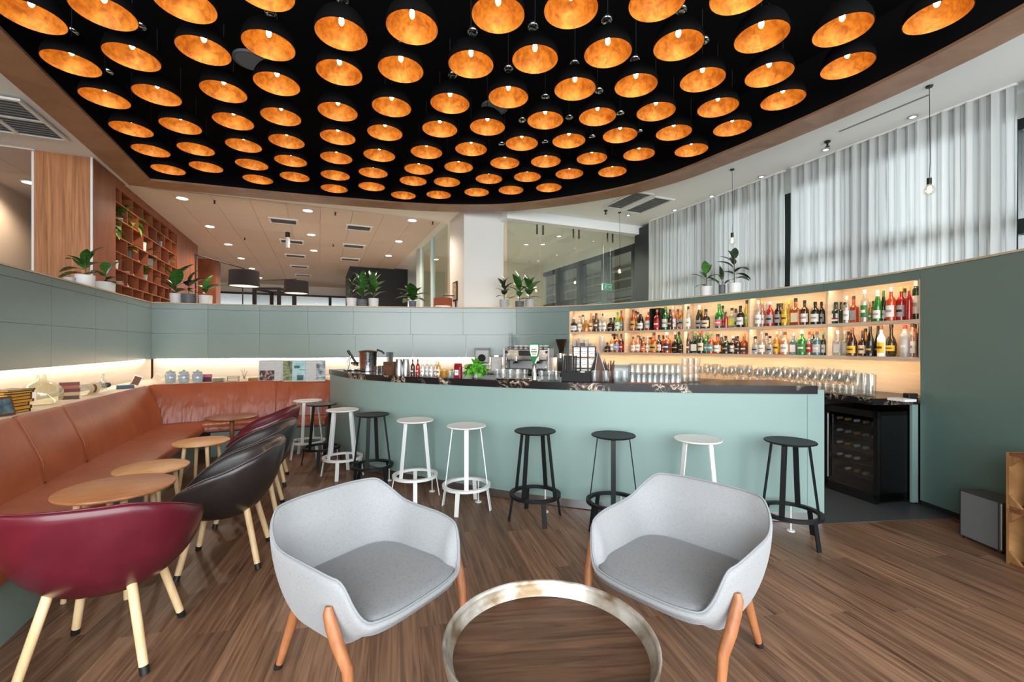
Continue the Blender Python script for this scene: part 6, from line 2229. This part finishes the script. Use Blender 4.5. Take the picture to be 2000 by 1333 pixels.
# small framed picture at the far left
q = Vector((*G(-2.24, 4.70), ZL))
pf = thing('framed_photo', 'small tilted picture frame at the far left of the ledge', 'picture frame', q, GROT + 1.25)
Rt = Matrix.Rotation(-0.25, 3, 'X')
MB().box((0, 0, 0.075), (0.20, 0.012, 0.15), M=Rt).build('frame', paint('brown'), pf)
MB().box((0, -0.008, 0.077), (0.165, 0.004, 0.115), M=Rt).build('picture', mat('dark_print', rgb(46, 66, 78), 0.3, noise=(18, rgb(90, 120, 130), 2)), pf)
# bottle lying on its side, blue book, small bottle
q = Vector((*G(-2.36, 6.55), ZL + 0.052))
lb_ = bottle(q, 0.13, 0.78, 'tall', 'clear', 'cream', 'black', 'large clear glass bottle lying on its side on the left ledge')
lb_.rotation_euler = (Matrix.Rotation(GROT + pi / 2, 3, 'Z') @ Matrix.Rotation(pi / 2, 3, 'Y')).to_euler()
lb_.location = (*G(-2.36, 6.20), ZL + 0.0662)
q = G(-2.26, 7.18)
book((q[0], q[1], ZL), 0.13, 0.17, 0.045, (52, 76, 104), 'thick dark blue book beside the lying bottle', GROT - 1.2)
q = G(-2.46, 7.12)
bottle((q[0], q[1], ZL), 0.085, 0.20, 'squat', 'clear', None, 'silver', 'small clear decanter standing behind the blue book')
# leaning cards, pyramid, jars and the rest along the back ledge
for i, (px, py, w, h, c, lab) in enumerate(((267, 753, 0.10, 0.14, 'brown', 'small brown photo card leaning in the bench corner'), (307, 744, 0.10, 0.11, 'cream', 'small pale card leaning left of the glass jars'))):
    q = onledge(px, py + 1)
    cd_ = thing('photo_card', lab, 'card', q, 0.35)
    MB().box((0, 0, h / 2), (w, 0.006, h), M=Matrix.Rotation(0.35, 3, 'Y') @ Matrix.Rotation(-0.2, 3, 'X')).build('card', M_FRAMEW, cd_)
    MB().box((0, -0.006, h / 2), (w * 0.8, 0.003, h * 0.8), M=Matrix.Rotation(0.35, 3, 'Y') @ Matrix.Rotation(-0.2, 3, 'X')).build('photo', paint(c), cd_)
q = onledge(256, 758)
py_ = tag(MB().add([(-0.03, -0.03, 0), (0.03, -0.03, 0), (0.03, 0.03, 0), (-0.03, 0.03, 0), (0, 0, 0.07)], [(3, 2, 1, 0), (0, 1, 4), (1, 2, 4), (2, 3, 4), (3, 0, 4)]).build('wooden_pyramid', M_CRATE), 'tiny wooden pyramid beside the photo card in the corner', 'ornament')
py_.location = q
M_JAR = clear_glass('blue_jar_glass', (0.72, 0.82, 0.88, 1), body=(0.62, 0.74, 0.82, 1), body_amt=0.5, refl=0.08)
for i, px in enumerate((333, 359, 386)):
    q = onledge(px, 748.5)
    j = thing('lidded_jar', 'pale blue lidded glass jar on the back ledge, %s from left' % ORD[i + 1], 'jar', q, 0, 'three pale blue jars on the ledge')
    MB().lathe([(0, 0), (0.052, 0), (0.058, 0.01), (0.066, 0.06), (0.066, 0.13), (0.05, 0.15), (0, 0.15)], 24).build('body', M_JAR, j, smooth=50)
    MB().lathe([(0.06, 0.15), (0.064, 0.153), (0.06, 0.162), (0.02, 0.172), (0.012, 0.178), (0.016, 0.19), (0, 0.196)], 24).build('lid', M_JAR, j, smooth=50)
    for zz in (0.055, 0.1):
        MB().lathe([(0.0675, zz), (0.069, zz + 0.004), (0.0675, zz + 0.008)], 24).build('rim_band', paint('blue'), j)
q = onledge(404, 746)
ph = thing('photo_book', 'small dark and pink picture book standing right of the jars', 'book', q, 0.3)
MB().box((0, 0, 0.055), (0.13, 0.02, 0.11), M=Matrix.Rotation(-0.15, 3, 'X')).build('cover', paint('purple'), ph)
MB().box((0, -0.012, 0.085), (0.13, 0.004, 0.03), M=Matrix.Rotation(-0.15, 3, 'X')).build('title_band', paint('pink'), ph)
q = onledge(427, 746)
for k in range(4):
    o = tag(put('plate', MB().lathe([(0, 0.003), (0.05, 0.003), (0.095, 0.012), (0.096, 0.015), (0.05, 0.007), (0, 0.007)], 28).mesh('plate', mat('grey_china', rgb(196, 192, 180), 0.4), smooth=40), None, loc=(q.x, q.y, ZL + 0.014 * k)), 'pale china plate in the small pile on the back ledge, %s from the bottom' % ORD[k + 1], 'plate', 'pile of plates on the back ledge')
q = onledge(456, 745)
for k in range(4):
    book((q.x, q.y, ZL + 0.0195 * k), 0.145, 0.11, 0.019, ((150, 140, 110), (196, 188, 160), (120, 116, 96), (170, 164, 140))[k], 'slim pale book in the pile on the back ledge, %s from the bottom' % ORD[k + 1], 0.3 + pi, 'slim books on the back ledge')
q = onledge(477, 744.5)
bv = thing('bud_vase', 'small glass vase with dry twigs on the back ledge', 'vase', q)
MB().lathe([(0, 0), (0.03, 0), (0.034, 0.01), (0.028, 0.05), (0.014, 0.07), (0.016, 0.085), (0.012, 0.085), (0.01, 0.07), (0, 0.02)], 18).build('vase_body', M_GLASS, bv, smooth=60)
for k in range(5):
    MB().tube([(0, 0, 0.02), (0.02 * cos(k * 1.3), 0.02 * sin(k * 1.3), 0.09), (0.05 * cos(k * 1.3), 0.04 * sin(k * 1.3), 0.15 + 0.01 * k)], 0.002, 5).build('twig', M_STEM, bv)
q = onledge(504, 744)
bx = thing('cigar_box', 'flat light wooden box on the back ledge, left of the magazines', 'box', q, 0.3)
bevel(MB().box((0, 0, 0.018), (0.25, 0.10, 0.036)).build('body', M_CRATE, bx), 0.003)
bevel(MB().box((0, 0, 0.042), (0.254, 0.104, 0.012)).build('lid', M_CRATE, bx), 0.003)
# magazines leaning on the bench back
M_NEWS = mat('newsprint', rgb(204, 206, 204), 0.8, noise=((60, 60, 160), rgb(178, 180, 180), 2))


def mag(px0, px1, label, fields, base=M_NEWS):
    pc = onledge((px0 + px1) / 2, 745.5)
    k = pc.y / FPX
    w, h = (px1 - px0) * k * 0.98, 0.325
    o = thing('magazine', label, 'magazine', pc, 0.20, 'magazines displayed on the back ledge')
    R = Matrix.Rotation(-0.06, 3, 'X')
    MB().box((0, 0, h / 2), (w, 0.008, h), M=R).build('pages', base, o)
    for x0, x1, z0, z1, mm in fields:
        c = Vector(((x0 + x1) / 2 * w, -0.0055, ((z0 + z1) / 2 - 0.5) * h))
        c = R @ c + Vector((0, 0, h / 2))
        MB().box(c, ((x1 - x0) * w, 0.002, (z1 - z0) * h), M=R).build('printed_photo', mm, o)
    return o


P_BW = mat('photo_dark', rgb(38, 34, 38), 0.5, noise=(26, rgb(190, 150, 136), 3))
P_BW.node_tree.nodes['Color Ramp'].color_ramp.elements[0].position = 0.5
P_GR = mat('photo_green', rgb(52, 66, 50), 0.5, noise=((14, 14, 26), rgb(150, 160, 112), 3))
P_TE = mat('photo_teal', rgb(130, 186, 194), 0.5, noise=(6, rgb(186, 214, 214), 2))
P_TD = mat('photo_teal_dark', rgb(28, 56, 62), 0.5, noise=(30, rgb(90, 130, 134), 3))
P_SE = mat('photo_sea', rgb(66, 72, 84), 0.5, noise=((10, 10, 30), rgb(190, 204, 208), 3))
mag(507, 552, 'newspaper page with a dark group photo, leftmost on the back ledge', [(-0.46, 0.14, 0.05, 0.52, P_BW)])
mag(553, 571, 'magazine page with a green photo strip, second on the ledge', [(-0.46, 0.5, 0.04, 0.97, P_GR)])
mag(571.5, 598, 'magazine cover with a teal sea photo, third on the ledge', [(-0.46, 0.46, 0.03, 0.97, P_TE), (-0.16, 0.30, 0.05, 0.30, P_TD), (-0.36, 0.02, 0.62, 0.74, P_TD), (0.02, 0.44, 0.53, 0.56, P_TD)])
mag(598.5, 635, 'newspaper page with a grey coast photo, rightmost on the ledge', [(0.02, 0.48, 0.08, 0.94, P_SE)])

# ------------------------------------------------------------------ hall furniture seen over the partition
M_SHADE = mat('black_fabric_shade', rgb(34, 29, 32), 0.9, noise=(200, rgb(26, 22, 25), 1))
M_SHADER = mat('red_brown_shade', rgb(110, 52, 36), 0.9, emit=((0.9, 0.25, 0.1, 1), 0.10))
M_SHIN = mat('shade_inside', rgb(250, 226, 190), 0.8, emit=((1.0, 0.80, 0.58, 1), 1.6))


def drum(name, label, shade, pole, r, hh, Y):
    """arm floor lamp; shade = pixel box, pole = (px, px y of top)"""
    X = (shade[0] + shade[2]) / 2
    zt = CAM_H + (HZ - shade[1]) * Y / FPX
    zb = CAM_H + (HZ - shade[3]) * Y / FPX
    x = (X - 1000) / FPX * Y
    r = (shade[2] - shade[0]) * Y / FPX / 2 * 0.96
    xp, yp = (pole[0] - 1000) / FPX * Y, Y
    zp = CAM_H + (HZ - pole[1]) * Y / FPX
    t = thing('floor_lamp', label, 'floor lamp', (xp, yp, 0), 0, 'black arm floor lamps in the hall')
    dx = x - xp
    MB().lathe([(0, 0.03), (0.17, 0.028), (0.18, 0.02), (0.18, 0), (0, 0)], 28).build('base', M_BLACK, t, smooth=40)
    MB().tube([(0, 0, 0.02), (0, 0, zp)], 0.013, 10).build('pole', M_BLACK, t, smooth=60)
    MB().tube([(-0.02, 0, zp), (dx, 0, zt + 0.05), (dx, 0, zt - 0.03)], 0.011, 8).build('arm', M_BLACK, t, smooth=40)
    red = Y < 9.5 and X > 800
    sh = MB().lathe([(r * 0.97, zt - zb), (r, 0), (r - 0.006, 0), (r * 0.97 - 0.006, zt - zb)], 36, c=(dx, 0, zb), close=True).build('lamp_shade', M_SHADER if red else M_SHADE, t, smooth=40)
    MB().lathe([(0, 0.015), (r - 0.007, 0.015)], 36, c=(dx, 0, zb)).build('diffuser', M_SHIN, t)
    return t


drum('floor_lamp', 'black drum floor lamp with a long sloping arm beside the bookcase', (449, 530, 505, 560), (382, 497), 0, 0, 8.75)
drum('floor_lamp', 'black drum floor lamp farther off, its straight arm level', (556, 550, 602, 574), (474, 549), 0, 0, 10.4)
drum('floor_lamp', 'low reddish drum lamp beside the white column', (846, 583, 884, 599), (890, 578), 0, 0, 9.2)
# framed print on the column side
fp = thing('framed_print', 'small black framed print on the left face of the white column', 'picture', (*G(2.605, 8.95), 2.42), GROT + pi / 2)
MB().box((0, 0.0, 0.20), (0.30, 0.02, 0.40)).build('frame', M_BLACK, fp)
MB().box((0, 0.011, 0.20), (0.24, 0.004, 0.34)).build('print', mat('sepia_print', rgb(196, 170, 130), 0.6, noise=(12, rgb(130, 104, 76), 3)), fp)
# black framed glass booth in the hall
Yb = 11.2
bx0, bx1 = (497 - 1000) / FPX * Yb, (545 - 1000) / FPX * Yb
bz = CAM_H + (HZ - 562) * Yb / FPX
bo = thing('glass_booth', 'black framed glass booth standing in the hall behind the lamps', 'booth', ((bx0 + bx1) / 2, Yb, 0), 0)
w = bx1 - bx0
for sx in (-1, 1):
    for yy in (0, 0.8):
        MB().box((sx * w / 2, yy, bz / 2), (0.07, 0.07, bz)).build('post', M_BLACK, bo)
for yy in (0, 0.8):
    for zz in (bz - 0.03, 1.9):
        MB().box((0, yy, zz), (w - 0.07, 0.06, 0.06)).build('rail', M_BLACK, bo)
for sx in (-1, 1):
    MB().box((sx * w / 2, 0.4, bz - 0.03), (0.06, 0.73, 0.06)).build('rail', M_BLACK, bo)
MB().box((0, 0, bz / 2), (w - 0.07, 0.01, bz - 0.1)).build('pane', M_GLASSW, bo)
struct(gbox(-3.7, -2.9, 16.3, 17.0, 0, CEIL).build('trim_10', M_WALNUT), 'dark walnut block farther down the hall')
# emergency exit sign behind the glass
M_EXIT = mat('exit_green', rgb(0, 128, 92), 0.4, emit=(rgb(0, 150, 105), 0.35))
Ye = 10.6
xe, ze = (1185.5 - 1000) / FPX * Ye, CAM_H + (HZ - 561) * Ye / FPX
ex = thing('exit_sign', 'small green running man exit sign seen through the glass partition', 'sign', (xe, Ye, ze), GROT)
MB().box((0, 0, 0), (0.27, 0.03, 0.15)).build('housing', M_FRAMEW, ex)
MB().box((0, -0.017, 0), (0.25, 0.004, 0.13)).build('face', M_EXIT, ex)
m = MB()
m.box((-0.055, -0.0202, 0.012), (0.02, 0.002, 0.05), M=Matrix.Rotation(-0.35, 3, 'Y'))
m.box((-0.075, -0.0202, -0.028), (0.012, 0.002, 0.05), M=Matrix.Rotation(0.7, 3, 'Y'))
m.box((-0.045, -0.0202, -0.028), (0.012, 0.002, 0.05), M=Matrix.Rotation(-0.5, 3, 'Y'))
m.box((-0.04, -0.0202, 0.014), (0.05, 0.002, 0.010), M=Matrix.Rotation(0.3, 3, 'Y'))
m.lathe([(0, 0), (0.011, 0), (0.011, 0.002), (0, 0.002)], 12, M=Matrix.Rotation(pi / 2, 3, 'X'), c=(-0.043, -0.019, 0.05))
m.box((0.05, -0.0202, 0.0), (0.07, 0.002, 0.014))
m.add([(0.075, -0.0212, 0.028), (0.11, -0.0212, 0.0), (0.075, -0.0212, -0.028)], [(0, 1, 2)])
m.build('pictogram', M_FRAMEW, ex)
for sx in (-0.1, 0.1):
    MB().tube([(sx, 0, 0.075), (sx, 0, CEIL - ze)], 0.004, 6).build('hanger', M_STEEL, ex)

# ------------------------------------------------------------------ wine bottles in the fridge and in the crates
Rf = Matrix.Rotation(atan2(fdir.y, fdir.x), 3, 'Z')
n = 0
for k in range(5):
    for q in range(5):
        if (k, q) in ((0, 0), (2, 4), (1, 3)):
            continue
        lpos = Rf @ Vector((-0.20 + 0.092 * q, 0.345, 0.0))
        o = bottle(((A.x + B.x) / 2 + lpos.x, (A.y + B.y) / 2 + lpos.y, 0.2435 + k * 0.125), 0.074, 0.30, 'wine', random.choice(('dark', 'dgreen', 'olive', 'dark')), random.choice(('white', 'cream', 'grey', 'white', 'yellow')), random.choice(('silver', 'white', 'white', 'gold')),
                   'wine bottle lying in the fridge, %s rack from the bottom, %s from left' % (ORD[k + 1], ORD[q + 1]), 0, 'wine bottles lying in the fridge')
        o.rotation_euler = (Rf @ Matrix.Rotation(pi / 2, 3, 'X')).to_euler()
for i, (z, y) in enumerate(((0.019, 2.885), (0.019, 2.77), (0.401, 2.885), (0.401, 2.77))):
    bottle((3.44 + 0.02 * (i % 2), y, z), 0.085, 0.31, 'wine', 'dark', 'white' if i < 2 else 'cream', 'silver' if i >= 2 else 'black', 'dark wine bottle standing in the %s crate, %s one' % (('lower', 'upper')[i // 2], ('farther', 'nearer')[i % 2]), -pi / 2, 'wine bottles in the crates')
